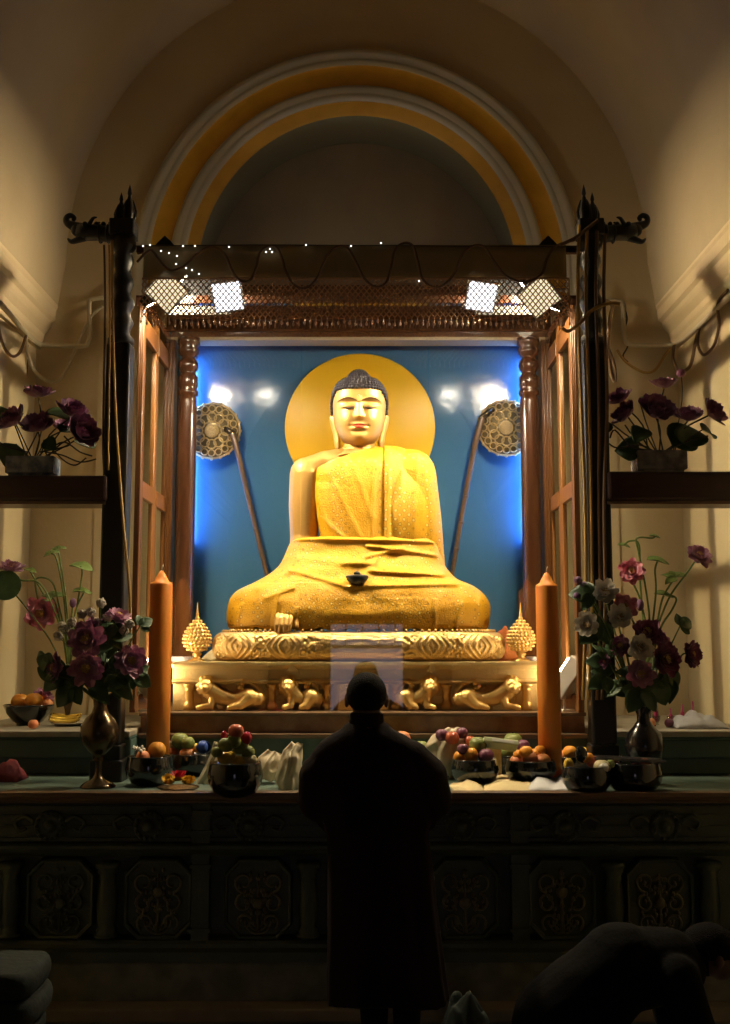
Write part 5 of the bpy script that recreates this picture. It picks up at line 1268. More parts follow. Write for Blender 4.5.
# ---- right bouquet in a round dark vase
YR = 5.98
VR = [(0, .3), (12, .3), (12, 3), (7, 8), (6, 12), (10, 18), (17, 27), (19.5, 38), (17, 50), (10, 58), (6.5, 63), (6.5, 69), (9, 75), (10, 77), (8, 76), (4, 66), (0, 64)]
tv, OR, ur = urn(645, 770, YR, ZT, VR, 'darkglaze', 'round dark glazed vase holding white and purple flowers near the right candle', 'round_vase')
NR = OR+Vector((0, 0, 68*ur))
RB = [((605, 594), .0, 15, 'petal_white', (-.2, -.8, .5), 'white rose highest beside the right black post'),
      ((588, 625), -.04, 14, 'petal_white', (-.5, -.9, .1), 'white rose furthest out towards the right candle'),
      ((619, 618), -.06, 14, 'petal_white', (0, -1, .2), 'white rose just below the small pink flower'),
      ((639, 648), -.12, 15, 'petal_white', (.1, -1, .1), 'large white rose in the middle of the round vase bouquet'),
      ((646, 634), -.04, 17, 'petal_plum', (.1, -.8, .6), 'dark plum flower above the middle white rose'),
      ((640, 674), -.12, 15, 'petal_mauve', (0, -1, .1), 'mauve flower hanging over the rim of the round vase'),
      ((622, 646), -.02, 12, 'petal_plum', (-.6, -.8, .1), 'plum flower on the candle side of the middle white rose'),
      ((664, 660), -.06, 18, 'petal_plum', (.4, -1, .2), 'wide dark plum flower right of the middle white rose'),
      ((689, 655), -.02, 15, 'petal_plum', (.7, -.8, .1), 'dark plum flower reaching towards the right wall'),
      ((657, 640), .02, 13, 'petal_purple', (.3, -.7, .6), 'purple flower behind the wide plum flower'),
      ((606, 662), -.02, 8, 'petal_plum', (-.8, -.6, .2), 'small plum bud low on the candle side of the round vase bouquet')]
for i, ((px, py), dy, R, mt, ax, lab) in enumerate(RB):
    p = P(px, py, YR+dy); flower(lab, p, NR+Vector(((i-5)*.006, 0, 0)), R*ur, mt, ax, 'flowers of the round vase bouquet', seed=40+i*3, leaves=((.6, .10),), name='silk_flower', dense=5 if mt == 'petal_white' else 4, cup=.7 if mt == 'petal_white' else .4)
for i, (px, py, L, ang, tl) in enumerate(((592, 608, .18, 1.5, (-.2, -1, .3)), (600, 636, .22, 2.4, (0, -1, .1)), (606, 690, .16, 2.2, (0, -1, .1)), (640, 702, .20, 2.7, (0, -1, .1)), (655, 695, .20, 3.6, (.1, -1, .1)), (610, 675, .18, 1.6, (0, -1, .1)), (680, 640, .14, -1.2, (.3, -1, .4)), (668, 685, .15, -2.4, (.3, -1, .1)), (632, 700, .16, 1.9, (0, -1, .1)))):
    py -= 14; p = P(px, py, YR-.05+.02*(i % 3)); t = thing('leaf_spray', 'dark green silk leaf spray tucked into the round vase bouquet', 'foliage', NR+Vector(((i-5)*.004, -.01, 0)), 'leaf sprays of the round vase bouquet'); O = t.location
    m = MB(); m.tube([O, O.lerp(p, .5)+Vector((0, 0, .03)), p], .004, 5, 3); m.build('stem', 'stem', t, O)
    m = MB(); L *= .72; leafmesh(m, p, tl, L, L*.4, .25, ang); leafmesh(m, p, tl, L*.8, L*.3, .2, ang+1.1); leafmesh(m, p, tl, L*.7, L*.26, .2, ang-1.0); m.build('leaves', 'leaf', t, O, solid=.002)
for i, (px, py) in enumerate(((578, 580), (577, 596), (584, 585))):
    p = P(px, py, YR-.02); t = thing('round_bud', 'small dark round bud poking out beside the right black post', 'flower', NR+Vector((-.01+.005*i, .01, 0)), 'dark buds of the round vase bouquet'); O = t.location
    m = MB(); m.tube([O, O.lerp(p, .5)+Vector((.0, 0, .05)), p], .003, 5, 4); m.build('stem', 'stem', t, O); m = MB(); m.ell(p, (.022, .022, .02), 10, 8); m.build('bud', 'bud_purple', t, O)
# tall lotus stems behind right
NW, u3 = slim_vase(648, 6.72, ZL, 'slim brass vase on the right ledge behind the round dark vase')
g = 'tall stems of the slim vase on the right ledge'; Y3 = 6.7
tallstem('tall stem with a bright pink lotus below the right shelf', [(646, 640), (642, 605), (634, 585), (631, 572)], Y3, NW, 'flower', .085, 'petal_pink', (-.1, -1, .3), g, 12)
tallstem('short stem with a pink and cream lotus above the white roses', [(640, 640), (630, 615), (624, 608)], Y3-.6, NW, 'flower', .08, 'petal_pink', (-.1, -1, .4), g, 15)
tallstem('long arching stem with a dark pink lotus against the right wall', [(654, 640), (668, 600), (686, 574), (698, 557)], Y3, NW, 'flower', .085, 'petal_mauve', (.2, -.8, .5), g, 17)
tallstem('thin tall stem with small leaves right below the shelf', [(650, 630), (646, 590), (638, 550), (637, 538), (652, 538), (655, 536)], Y3, NW, 'leaf', .07, group=g)
tallstem('thin stem with a narrow leaf near the pink lotus top', [(644, 630), (640, 580), (639, 545), (630, 541), (624, 545)], Y3+.05, NW, 'leaf', .08, group=g)
tallstem('stem with a dark level leaf under the right shelf', [(652, 630), (656, 590), (655, 570), (658, 560)], Y3, NW, 'leaf', .14, group=g)
tallstem('stem with an open four part leaf beside the right wall', [(656, 630), (662, 600), (670, 585), (676, 577)], Y3, NW, 'sprig', .095, group=g)
tallstem('stem with a round dark purple bud above the plum flowers', [(648, 640), (644, 615), (640, 605)], Y3-.3, NW, 'bud', .035, 'bud_purple', group=g)
tallstem('arching stem with pale leaf curving towards the right wall', [(660, 630), (672, 610), (676, 598), (664, 594)], Y3, NW, 'leaf', .12, group=g)
# ================================================================== BOWLS, FRUIT AND OFFERINGS
def bowl(px, pyb, rpx, hpx, lab, zt=ZT, rimin=.92, name='fruit_bowl', matn='bowl', cat='bowl', group=None, style='round'):
    c = on_z(px, pyb, zt); Y = c.y+rpx*unit(c.y, pyb); c = Vector((Xp(px, Y, pyb), Y, zt)); u = unit(Y, pyb); t = thing(name, lab, cat, c, group); r = rpx*u; h = hpx*u
    if style == 'round': pr = [(0, .001), (r*.5, .001), (r*.55, .008), (r*.75, h*.12), (r*.95, h*.38), (r, h*.6), (r*.95, h*.85), (r*rimin, h*.97), (r*rimin, h), (r*(rimin-.06), h), (r*.8, h*.7), (r*.6, h*.35), (0, h*.25)]
    elif style == 'flare': pr = [(0, .001), (r*.45, .001), (r*.45, .012), (r*.6, h*.2), (r*.85, h*.6), (r*.98, h*.95), (r, h), (r*.94, h), (r*.8, h*.65), (r*.5, h*.3), (0, h*.25)]
    else: pr = [(0, .001), (r*.7, .001), (r*.75, h*.4), (r, h*.9), (r, h), (r*.9, h), (r*.6, h*.5), (0, h*.45)]
    m = MB(); m.lathe(pr, c, 36); m.build('body', matn, t, c)
    m = MB(); m.torus(c+Vector((0, 0, h)), r*(rimin-.03 if style == 'round' else .97), .004, (0, 0, 1), 36, 6); m.build('rim', matn, t, c)
    return c, r, h, u
PROTO = {}
def fruit_proto(kind):
    if kind in PROTO: return None
def fruit(kind, pos, r, lab, group=None):
    """a single fruit: body with dimple and a small stalk"""
    nm, mt, cat = {'orange': ('orange', 'orange', 'orange'), 'peach': ('peach', 'peach', 'peach'), 'apple': ('apple', 'apple', 'apple'), 'green': ('green_guava', 'green_fruit', 'guava'), 'yellow': ('yellow_mango', 'yellow_fruit', 'mango'), 'plum': ('plum', 'plum', 'plum'), 'melon': ('melon', 'melon', 'melon')}[kind]
    pos = Vector(pos)
    if kind in PROTO:
        o, r0 = PROTO[kind]; return dup(o, pos, random.uniform(0, 6), lab, group, r/r0)
    t = thing(nm, lab, cat, pos, group); m = MB()
    k = {'yellow': (1.25, .9, .85), 'apple': (1, 1, .92), 'melon': (1.2, 1, .95)}.get(kind, (1, 1, .95))
    pr = [(0, -.93)]+[(sin(pi*i/14), -cos(pi*i/14)*(1-.10*gs(sin(pi*i/14), 0, .35))) for i in range(1, 14)]+[(0, .86)]
    m.lathe([(a*r, b*r*k[2]) for a, b in pr], pos, 20, sx=k[0], sy=k[1]); m.build('skin', mt, t, pos)
    m = MB(); m.tube([pos+Vector((0, 0, r*.78*k[2])), pos+Vector((r*.05, 0, r*1.02*k[2]))], [r*.06, r*.04], 5); m.ell(pos+Vector((0, 0, r*.84*k[2])), (r*.14, r*.14, r*.05), 6, 4); m.build('stalk', 'stem_dark', t, pos)
    PROTO[kind] = (t, r); return t
def at(px, py, Y): return P(px, py, Y)
def fill(c, r, h, items, where, group):
    """fruits listed by pixel, kept inside the bowl's mouth"""
    for i, (kind, px, py, rp) in enumerate(items):
        lat = (px-365)/F
        Y = c.y+(-.35 if i % 2 else .25)*r*.6
        p = P(px, py, Y); p.z = max(p.z, c.z+h*.55)
        cat = {'orange': 'bright orange', 'peach': 'soft orange peach', 'apple': 'red apple', 'green': 'green guava', 'yellow': 'yellow mango', 'plum': 'dark plum', 'melon': 'pale melon'}[kind]
        fruit(kind, p, rp*unit(Y, py), '%s heaped in %s' % (cat, where), '%s in %s' % (kind, group))
def foilbits(c, lab, n, R, name='foil_sweets', seed=1):
    rr = random.Random(seed); m = MB()
    for k in range(n): m.ell(c+Vector((rr.uniform(-R, R), rr.uniform(-R, R), rr.uniform(-R, R)*.6)), (rr.uniform(.006, .012),)*3, 5, 4)
    tag(m.build(name, 'card_white', None, c), lab, 'sweets')
# --- altar bowls, from the left urn to the right vase
A = bowl(149, 789, 24, 29, 'shiny black round bowl in front of the left candle')
fill(A[0], A[1], A[2], [('orange', 157, 750, 9), ('peach', 143, 757, 7), ('plum', 150, 758, 6)], 'the black bowl in front of the left candle', 'the bowl in front of the left candle')
foilbits(P(139, 750, A[0].y-.02), 'small bunch of white foil sweets at the edge of the leftmost bowl', 16, .03)
A2 = bowl(192, 779, 25, 22, 'black bowl half hidden behind the leftmost bowl, beside the left candle')
fill(A2[0], A2[1], A2[2], [('apple', 172, 753, 7.5), ('peach', 187, 754, 7.5), ('green', 180, 741, 9), ('green', 188, 743, 7), ('yellow', 198, 748, 6)], 'the half hidden bowl beside the left candle', 'the half hidden bowl beside the left candle')
t = thing('gift_box', 'small cream box lying on fruit against the left candle', 'box', P(168, 744, A2[0].y+.02)); O = t.location
m = MB(); m.box(O, (.10, .05, .035), Matrix.Rotation(.2, 3, 'Y')); m.build('carton', 'card', t, O, bev=.004); m = MB(); m.box(O+Vector((0, -.001, .0)), (.012, .053, .038), Matrix.Rotation(.2, 3, 'Y')); m.build('ribbon', 'red_wrap', t, O)
def wrap(px, py, Y, w, h, mt, lab, name='wrapped_sweet', seed=1, cat='sweet'):
    c = P(px, py, Y); u = unit(Y, py); m = MB(); rr = random.Random(seed)
    m.grid(lambda a, b: c+Vector((w*u*(.5+.1*sin(b*9+seed))*sin(pi*a)*cos(2*pi*b), w*u*.4*sin(pi*a)*sin(2*pi*b), h*u*.5*cos(pi*a)*(1+.12*sin(b*22)))), 10, 18)
    return tag(m.build(name, mt, None, c), lab, cat)
wrap(203, 747, A2[0].y-.03, 13, 12, 'blue_wrap', 'deep blue wrapped sweet at the rim of the half hidden bowl', seed=2)
# little dish with yellow sweets and a dark flower
D = bowl(178, 795, 21, 5, 'small flat metal dish of yellow flowers between two black bowls', name='offering_dish', matn='brass', cat='dish', style='flat')
for i, (px, py, r) in enumerate(((169, 783, 9), (188, 783, 8.5), (178, 780, 8))):
    p = P(px, py, D[0].y); m, s_ = blossom(p, (0, -.5, .8), r*D[3]*1.0, i, 4, .9); t = thing('marigold', 'yellow marigold head lying on the small flat dish', 'flower', p, 'marigolds on the small flat dish'); f = m.build('petals', 'yellow_fruit', t, p); s_.build('flower_centre', 'stamen', f, p)
p = P(179, 776, D[0].y-.03); m, s_ = blossom(p, (0, -.3, 1), 8*D[3], 9, 3, .5); t = thing('rose_head', 'dark red rose head on top of the yellow marigolds', 'flower', p); f = m.build('petals', 'red_wrap', t, p); s_.build('flower_centre', 'plum', f, p)
B = bowl(235, 800, 28, 33, 'large shiny black round bowl nearest the table edge, left of the standing person')
fill(B[0], B[1], B[2], [('yellow', 227, 758, 8.5), ('green', 226, 745, 8), ('green', 240, 746, 9), ('green', 234, 741, 7.5), ('green', 248, 752, 7), ('apple', 236, 731, 8), ('melon', 249, 760, 7), ('green', 217, 752, 6), ('yellow', 240, 762, 7)], 'the large black bowl left of the standing person', 'the large bowl left of the standing person')
wrap(247, 738, B[0].y, 11, 12, 'red_wrap', 'bright red wrapper on top of the green guavas', seed=3)
wrap(224, 736, B[0].y+.0, 6, 10, 'red_wrap', 'narrow red and white wrapper standing at the top of the large bowl', seed=4)
# plastic bags
def bag(pts_l, pts_r, Y, depth, mt, lab, name='plastic_bag', seed=0, cat='bag', foot=None):
    """a bulging bag lofted between a left and right outline (top to bottom)"""
    n = len(pts_l); rings = []; N = 56
    def dens(L):
        out = []
        for a, b in zip(L, L[1:]): out += [tuple(p+(q-p)*k/5 for p, q in zip(a, b)) for k in range(5)]
        return out+[L[-1]]
    pts_l = dens(pts_l); pts_r = dens(pts_r); n = len(pts_l)
    for i, (a, b) in enumerate(zip(pts_l, pts_r)):
        pa = P(a[0], a[1], Y); pb = P(b[0], b[1], Y); q = i/(n-1); d = depth*(.25+.75*sin(pi*min(.5, q*.7)))
        ring = []
        for k in range(N):
            th = 2*pi*k/N; f = .5-.5*cos(th); base = pa.lerp(pb, f); cr = .10*sin(f*17+seed+q*2)+.07*sin(f*31+q*5)
            ring.append(base+Vector((0, (-1 if th < pi else 1)*d*abs(sin(th))*(1+cr)-.0, 0))+Vector((0, 0, .006*sin(f*12+seed))))
        rings.append(ring)
    m = MB(); m.loft(rings, cap=True); lo = min(v.z for v in m.v)
    off = (foot if foot is not None else ZT+.002)
    for v in m.v:
        e = noise.noise(Vector((v.x*16, v.y*16, v.z*13+seed))); e2 = noise.noise(Vector((v.x*40, v.y*40, v.z*30+seed))); v.y += .022*abs(e)-.006+.010*abs(e2); v.x += .012*e+.004*e2; v.z = max(v.z+.012*e*(v.z > lo+.03), off)
    c = P((pts_l[-1][0]+pts_r[-1][0])/2, pts_l[-1][1], Y)
    return tag(m.build(name, mt, None, c), lab, cat)
bag([(292, 742), (284, 750), (279, 765), (275, 780), (280, 796)], [(303, 744), (302, 752), (301, 768), (302, 782), (297, 797)], 5.82, .07, 'bag', 'whitish plastic bag standing at the table edge beside the standing person', seed=1)
bag([(268, 750), (258, 758), (254, 768), (255, 778)], [(284, 754), (283, 762), (280, 772), (276, 780)], 6.02, .06, 'bag', 'cream plastic bag slumped behind the whitish bag', seed=2)
bag([(214, 741), (211, 752), (206, 765), (198, 779), (195, 786)], [(222, 746), (220, 756), (216, 768), (213, 780), (212, 787)], 6.02, .03, 'bag', 'translucent bag tail hanging behind the large black bowl', seed=3)
bag([(330, 734), (322, 745), (316, 760), (314, 775)], [(352, 735), (356, 748), (356, 760), (356, 776)], 6.10, .08, 'bag', 'cream plastic bag of fruit partly hidden by the head of the standing person', seed=4)
fruit('yellow', P(340, 737, 6.1), .034, 'yellow mango lying on the cream bag by the shoulder of the standing person')
# fruit pile on a low dish behind, left of the standing person
G = bowl(290, 772, 32, 8, 'wide dark tray of mixed fruit behind the plastic bags, left of the standing person', name='fruit_tray', cat='tray', style='flat')
for i, (k, px, py, r) in enumerate((('apple', 272, 737, 8), ('orange', 281, 743, 8), ('plum', 291, 742, 7), ('peach', 310, 741, 9), ('plum', 311, 750, 8), ('green', 267, 748, 8), ('green', 299, 751, 8), ('yellow', 288, 755, 8), ('peach', 275, 756, 8), ('apple', 303, 762, 8), ('green', 285, 764, 8))):
    p = P(px, py, G[0].y+(.05 if i % 2 else -.04)); fruit(k, p, r*G[3], {'apple': 'red apple', 'orange': 'bright orange', 'plum': 'dark plum', 'peach': 'soft orange peach', 'green': 'green guava', 'yellow': 'yellow mango'}[k]+' piled on the wide dark tray', k+' fruit on the wide dark tray')
# right of the standing person
H = bowl(440, 779, 20, 14, 'dark shallow bowl half hidden by the elbow of the standing person')
for i, (k, px, py, r) in enumerate((('green', 428, 757, 8), ('green', 436, 764, 7), ('peach', 437, 770, 7), ('green', 446, 766, 7), ('green', 421, 748, 8))):
    fruit(k, P(px, py, H[0].y+.02*(i % 2)), r*H[3], ('green guava' if k == 'green' else 'soft orange peach')+' beside the elbow of the standing person', k+' beside the elbow of the standing person')
for i, (k, px, py, r) in enumerate((('yellow', 393, 738, 8), ('peach', 402, 739, 8), ('green', 411, 749, 8), ('yellow', 386, 752, 8))):
    fruit(k, P(px, py, 6.2), r*unit(6.2, 740)*1.1, {'yellow': 'yellow mango', 'peach': 'soft orange peach', 'green': 'green guava'}[k]+' piled behind the shoulder of the standing person', k+' behind the shoulder of the standing person')
G2 = bowl(400, 768, 24, 22, 'dark bowl of fruit hidden behind the shoulder of the standing person')
bag([(446, 728), (432, 735), (426, 745), (428, 760), (432, 774)], [(462, 728), (470, 736), (468, 748), (464, 762), (460, 775)], 6.22, .07, 'bag', 'crumpled clear bag holding red fruit right of the standing person', seed=6)
fruit('apple', P(452, 738, 6.10), .040, 'red apple showing through the crumpled clear bag'); fruit('plum', P(442, 735, 6.12), .036, 'dark plum at the mouth of the crumpled clear bag'); fruit('plum', P(462, 733, 6.14), .034, 'dark plum at the far side of the crumpled clear bag'); fruit('apple', P(470, 741, 6.12), .032, 'small red apple between the clear bag and cream bag')
C = bowl(475, 787, 24, 24, 'shiny black bowl standing on the cream cloth, right of the standing person')
fill(C[0], C[1], C[2], [('orange', 460, 757, 6.5), ('orange', 471, 754, 7), ('orange', 471, 762, 7), ('plum', 463, 749, 6), ('green', 478, 745, 9), ('plum', 486, 756, 8), ('orange', 462, 763, 6), ('melon', 492, 763, 6)], 'the black bowl on the cream cloth', 'the bowl on the cream cloth')
m = MB(); c0 = on_z(478, 781, ZT); Yb = C[0].y+C[1]+.02
def clothfn(a, b):
    x = Xp(450+52*a, Yb, 760); return Vector((x, Yb+.05*sin(a*7)*b+.02, Zp(748+4*sin(a*5), Yb)*(1-b)+(ZT+.004)*b))
m.grid(clothfn, 20, 10); tag(m.build('cream_bag', 'cloth_cream', None, Vector((c0.x, Yb, ZT)), solid=.008), 'cream cloth bag standing behind the bowl right of the standing person', 'bag')
def flatcloth(x0, x1, y0, y1, mt, lab, seed, hgt=.025):
    a0 = on_z(x0, y1, ZT); a1 = on_z(x1, y1, ZT); b0 = on_z(x0, y0, ZT); b1 = on_z(x1, y0, ZT)
    m = MB()
    def fn(a, b):
        p = a0.lerp(a1, a).lerp(b0.lerp(b1, a), b)
        e = min(1, 6*min(a, 1-a))*min(1, 6*min(b, 1-b)); return p+Vector((.01*sin(b*6+seed), .006*sin(a*9+seed), .005+hgt*e*(.6+.4*sin(a*8+b*3+seed))+.006*noise.noise(Vector((a*6, b*6, seed)))))
    m.grid(fn, 30, 14); c = a0.lerp(b1, .5); return tag(m.build('folded_cloth', mt, None, c, solid=.008), lab, 'cloth')
flatcloth(452, 484, 784, 794, 'cloth_cream', 'small folded cream cloth at the table edge in front of the black bowl', 1)
flatcloth(486, 532, 778, 794, 'cloth_cream', 'folded cream cloth lying between black bowl and white cloth', 3)
flatcloth(529, 570, 775, 792, 'cloth_white', 'folded white cloth at the table edge in front of the right candle', 5, .035)
t = thing('label_box', 'pale green box with white label lying on fruit right of the standing person', 'box', P(500, 744, 6.05)); O = t.location; Rb = Matrix.Rotation(.12, 3, 'Y') @ Matrix.Rotation(-.5, 3, 'X')
m = MB(); m.box(O, (.19, .09, .03), Rb); m.build('carton', 'card_green', t, O, bev=.006); m = MB(); m.box(O+Rb @ Vector((.01, 0, .0165)), (.12, .05, .002), Rb); m.box(O+Rb @ Vector((.01, -.046, 0)), (.12, .002, .016), Rb); m.build('label', 'card_white', t, O)
E_ = bowl(506, 776, 22, 18, 'black bowl of green fruit under the pale green box')
fill(E_[0], E_[1], E_[2], [('green', 513, 742, 10), ('green', 508, 752, 9), ('peach', 502, 757, 7), ('plum', 523, 746, 7), ('plum', 491, 752, 7)], 'the black bowl under the pale green box', 'the bowl under the pale green box')
D2 = bowl(531, 785, 26, 21, 'shiny black bowl of oranges in front of the right candle')
fill(D2[0], D2[1], D2[2], [('orange', 519, 755, 6), ('orange', 526, 752, 7), ('peach', 517, 762, 7.5), ('peach', 530, 759, 8), ('orange', 535, 755, 7), ('peach', 543, 761, 8), ('orange', 540, 751, 6)], 'the black bowl in front of the right candle', 'the bowl in front of the right candle')
D3 = bowl(566, 777, 20, 18, 'dark bowl of peaches behind the right candle')
fill(D3[0], D3[1], D3[2], [('peach', 561, 757, 8), ('orange', 570, 752, 7), ('peach', 577, 758, 7), ('yellow', 583, 752, 6)], 'the dark bowl behind the right candle', 'the bowl behind the right candle')
F1 = bowl(587, 797, 25, 27, 'black round bowl with wrapped sweets nearest the table edge on the right')
fill(F1[0], F1[1], F1[2], [('apple', 593, 762, 7), ('melon', 602, 767, 8), ('orange', 588, 758, 6), ('green', 610, 764, 5)], 'the black bowl with wrapped sweets', 'the bowl with wrapped sweets')
wrap(568, 765, F1[0].y-.02, 10, 13, 'yellow_fruit', 'yellow paper wrapped sweet at the rim of the right edge bowl', seed=6); wrap(580, 754, F1[0].y-.05, 13, 14, 'bowl', 'small dark lidded pot on top of the right edge bowl', name='dark_pot', seed=7, cat='pot')
wrap(604, 768, F1[0].y-.07, 12, 9, 'card_white', 'white wrapped sweet lying at the rim of the right edge bowl', seed=8)
F2 = bowl(634, 796, 29, 29, 'broad black bowl under the metal tray at the right end of the offerings')
fill(F2[0], F2[1], F2[2], [('apple', 616, 765, 5), ('green', 626, 766, 6), ('apple', 636, 767, 5), ('peach', 645, 764, 6), ('melon', 654, 766, 6)], 'the broad black bowl under the metal tray', 'the bowl under the metal tray')
F3 = bowl(612, 776, 26, 22, 'dark bowl of red and green fruit behind the metal tray')
fill(F3[0], F3[1], F3[2], [('apple', 613, 751, 5.5), ('apple', 622, 750, 5.5), ('green', 606, 753, 6), ('green', 599, 754, 6), ('orange', 592, 750, 5), ('melon', 634, 756, 6), ('peach', 640, 751, 5)], 'the dark bowl behind the metal tray', 'the bowl behind the metal tray')
t = thing('metal_tray', 'long thin silvery tray lying across the right end bowls', 'tray', P(628, 760, F2[0].y-.02)); O = t.location; Rb = Matrix.Rotation(.05, 3, 'Y')
m = MB(); m.box(O, (.36, .10, .008), Rb); m.build('plate', 'planter2', t, O, bev=.003); m = MB(); m.box(O+Vector((0, -.05, .006)), (.36, .006, .014), Rb); m.box(O+Vector((0, .05, .006)), (.36, .006, .014), Rb); m.build('rim', 'planter2', t, O, bev=.002)
wrap(640, 744, 6.0, 12, 8, 'planter2', 'crumpled silver foil at the foot of the round dark vase', name='foil', seed=11, cat='foil')
# card propped beside the urn, red thing at left edge
t = thing('card', 'small blank cream card propped between the brass urn and left bowl', 'card', on_z(115, 777, ZT)); O = t.location
m = MB(); m.box(O+Vector((0, .06, .09)), (.135, .006, .085), Matrix.Rotation(-.1, 3, 'X')); m.build('sheet', 'card', t, O); m = MB(); m.box(O+Vector((0, .085, .045)), (.03, .05, .09)); m.build('stand', 'wood_dark', t, O, bev=.003)
c = on_z(3, 783, ZT); m = MB(); m.grid(lambda a, b: c+Vector(((a-.5)*.15, (b-.5)*.2+.1, .004+.13*max(0, sin(pi*a)*sin(pi*b))**.6*(.8+.25*noise.noise(Vector((a*5, b*5, 2)))))), 24, 16); tag(m.build('red_bundle', 'maroon_cloth', None, c, solid=.006), 'dark red cloth bundle on the altar at the left edge', 'bundle')
# --- left ledge: bowl of oranges, small plate of bananas, loose fruit, purple flower
zl = ZL
LBW = bowl(28, 727, 25, 20, 'black flared bowl of oranges on the left ledge', zt=zl, style='flare')
fill(LBW[0], LBW[1], LBW[2], [('orange', 20, 702, 9), ('orange', 34, 701, 9), ('peach', 46, 705, 7)], 'the flared bowl on the left ledge', 'the flared bowl on the left ledge')
p = P(43, 699, LBW[0].y+.06); m, s_ = blossom(p, (.5, -.2, .9), 12*LBW[3], 77, 3, .6); t = thing('flower_head', 'purple flower head behind the oranges on the left ledge', 'flower', p); f = m.build('petals', 'petal_plum', t, p); s_.build('flower_centre', 'stamen', f, p)
p = on_z(31, 730, zl); p.z += .030; p.y += .04; fruit('peach', p, .030, 'single brownish peach lying in front of the flared bowl')
c = on_z(68, 725, zl); cc = bowl(68, 727, 17, 3, 'small pale plate of bananas on the left ledge', zt=zl, name='plate', matn='ledge_top', cat='plate', style='flat')
for i in range(6):
    a = -.3+.12*i; b = cc[0]+Vector((-.01, -.03+.012*i, .022+.014*(i % 3))); m = MB()
    pts = [b+Vector((.085*q, -.02*q*q+.01*(i-3)*.5, .02*q*q)) for q in (-1, -.6, -.2, .2, .6, 1)]
    t = thing('banana', 'short yellow banana in the bunch on the left ledge plate', 'banana', b, 'bananas on the left ledge'); m.tube(pts, [.006, .014, .017, .017, .013, .005], 8, 3); m.build('peel', 'yellow_fruit', t, b); m = MB(); m.ell(pts[0], (.007, .006, .006), 6, 4); m.build('tip', 'stem_dark', t, b)
# --- right ledge: white cloth heap, small bottle, magenta candles, gold ornament
def ledgept(px, py): return on_z(px, py, zl)
c = ledgept(703, 729); m = MB()
m.grid(lambda a, b: c+Vector(((a-.5)*.30, (b-.5)*.20+.10, .004+.10*max(0, sin(pi*a**.8)*sin(pi*b))**.6*(.8+.35*noise.noise(Vector((a*6, b*6, 5)))))), 30, 18); tag(m.build('folded_cloth', 'cloth_white', None, c, solid=.006), 'crumpled white cloth heap on the right ledge by the wall', 'cloth')
for i, (px, top) in enumerate(((664, 700), (691, 702), (702, 699), (679, 706))):
    O = ledgept(px, 727); O.y += .17; u = unit(O.y, 700); h = (722-top)*u
    t = thing('small_candle', 'slim magenta candle in a glass cup on the right ledge', 'candle', O, 'magenta candles on the right ledge')
    m = MB(); m.lathe([(0, .001), (.018, .001), (.01, .012), (.022, .03), (.026, .055), (.022, .055), (.018, .03), (0, .02)], O, 16); m.build('cup', 'clear', t, O)
    m = MB(); m.lathe([(0, .022), (.012, .022), (.012, h*.6), (.005, h*.68), (.005, h), (0, h+.004)], O, 12); m.build('wax', 'purple_wax', t, O)
O = ledgept(666, 726); O.y += .30; t = thing('glass_bottle', 'tapering clear glass ornament with gold tip behind the magenta candles', 'ornament', O)
m = MB(); m.lathe([(0, .001), (.035, .001), (.04, .03), (.032, .10), (.015, .17), (.008, .20), (0, .2)], O, 20); m.build('body', 'clear', t, O); m = MB(); m.lathe([(.008, .198), (.012, .205), (.004, .23), (0, .25)], O, 12); m.build('tip', 'gold', t, O)
for i, (px, mt, r) in enumerate(((655, 'peach', .03), (674, 'plum', .028), (684, 'plum', .026))):
    O = ledgept(px, 729); O.y += .10; O.z += r; fruit('peach' if mt == 'peach' else 'plum', O, r, ('small peach' if mt == 'peach' else 'small dark plum')+' among the magenta candles on the right ledge', mt+' on the right ledge')
# papers leaning by the right post base
c = on_z(610, 779, ZT)

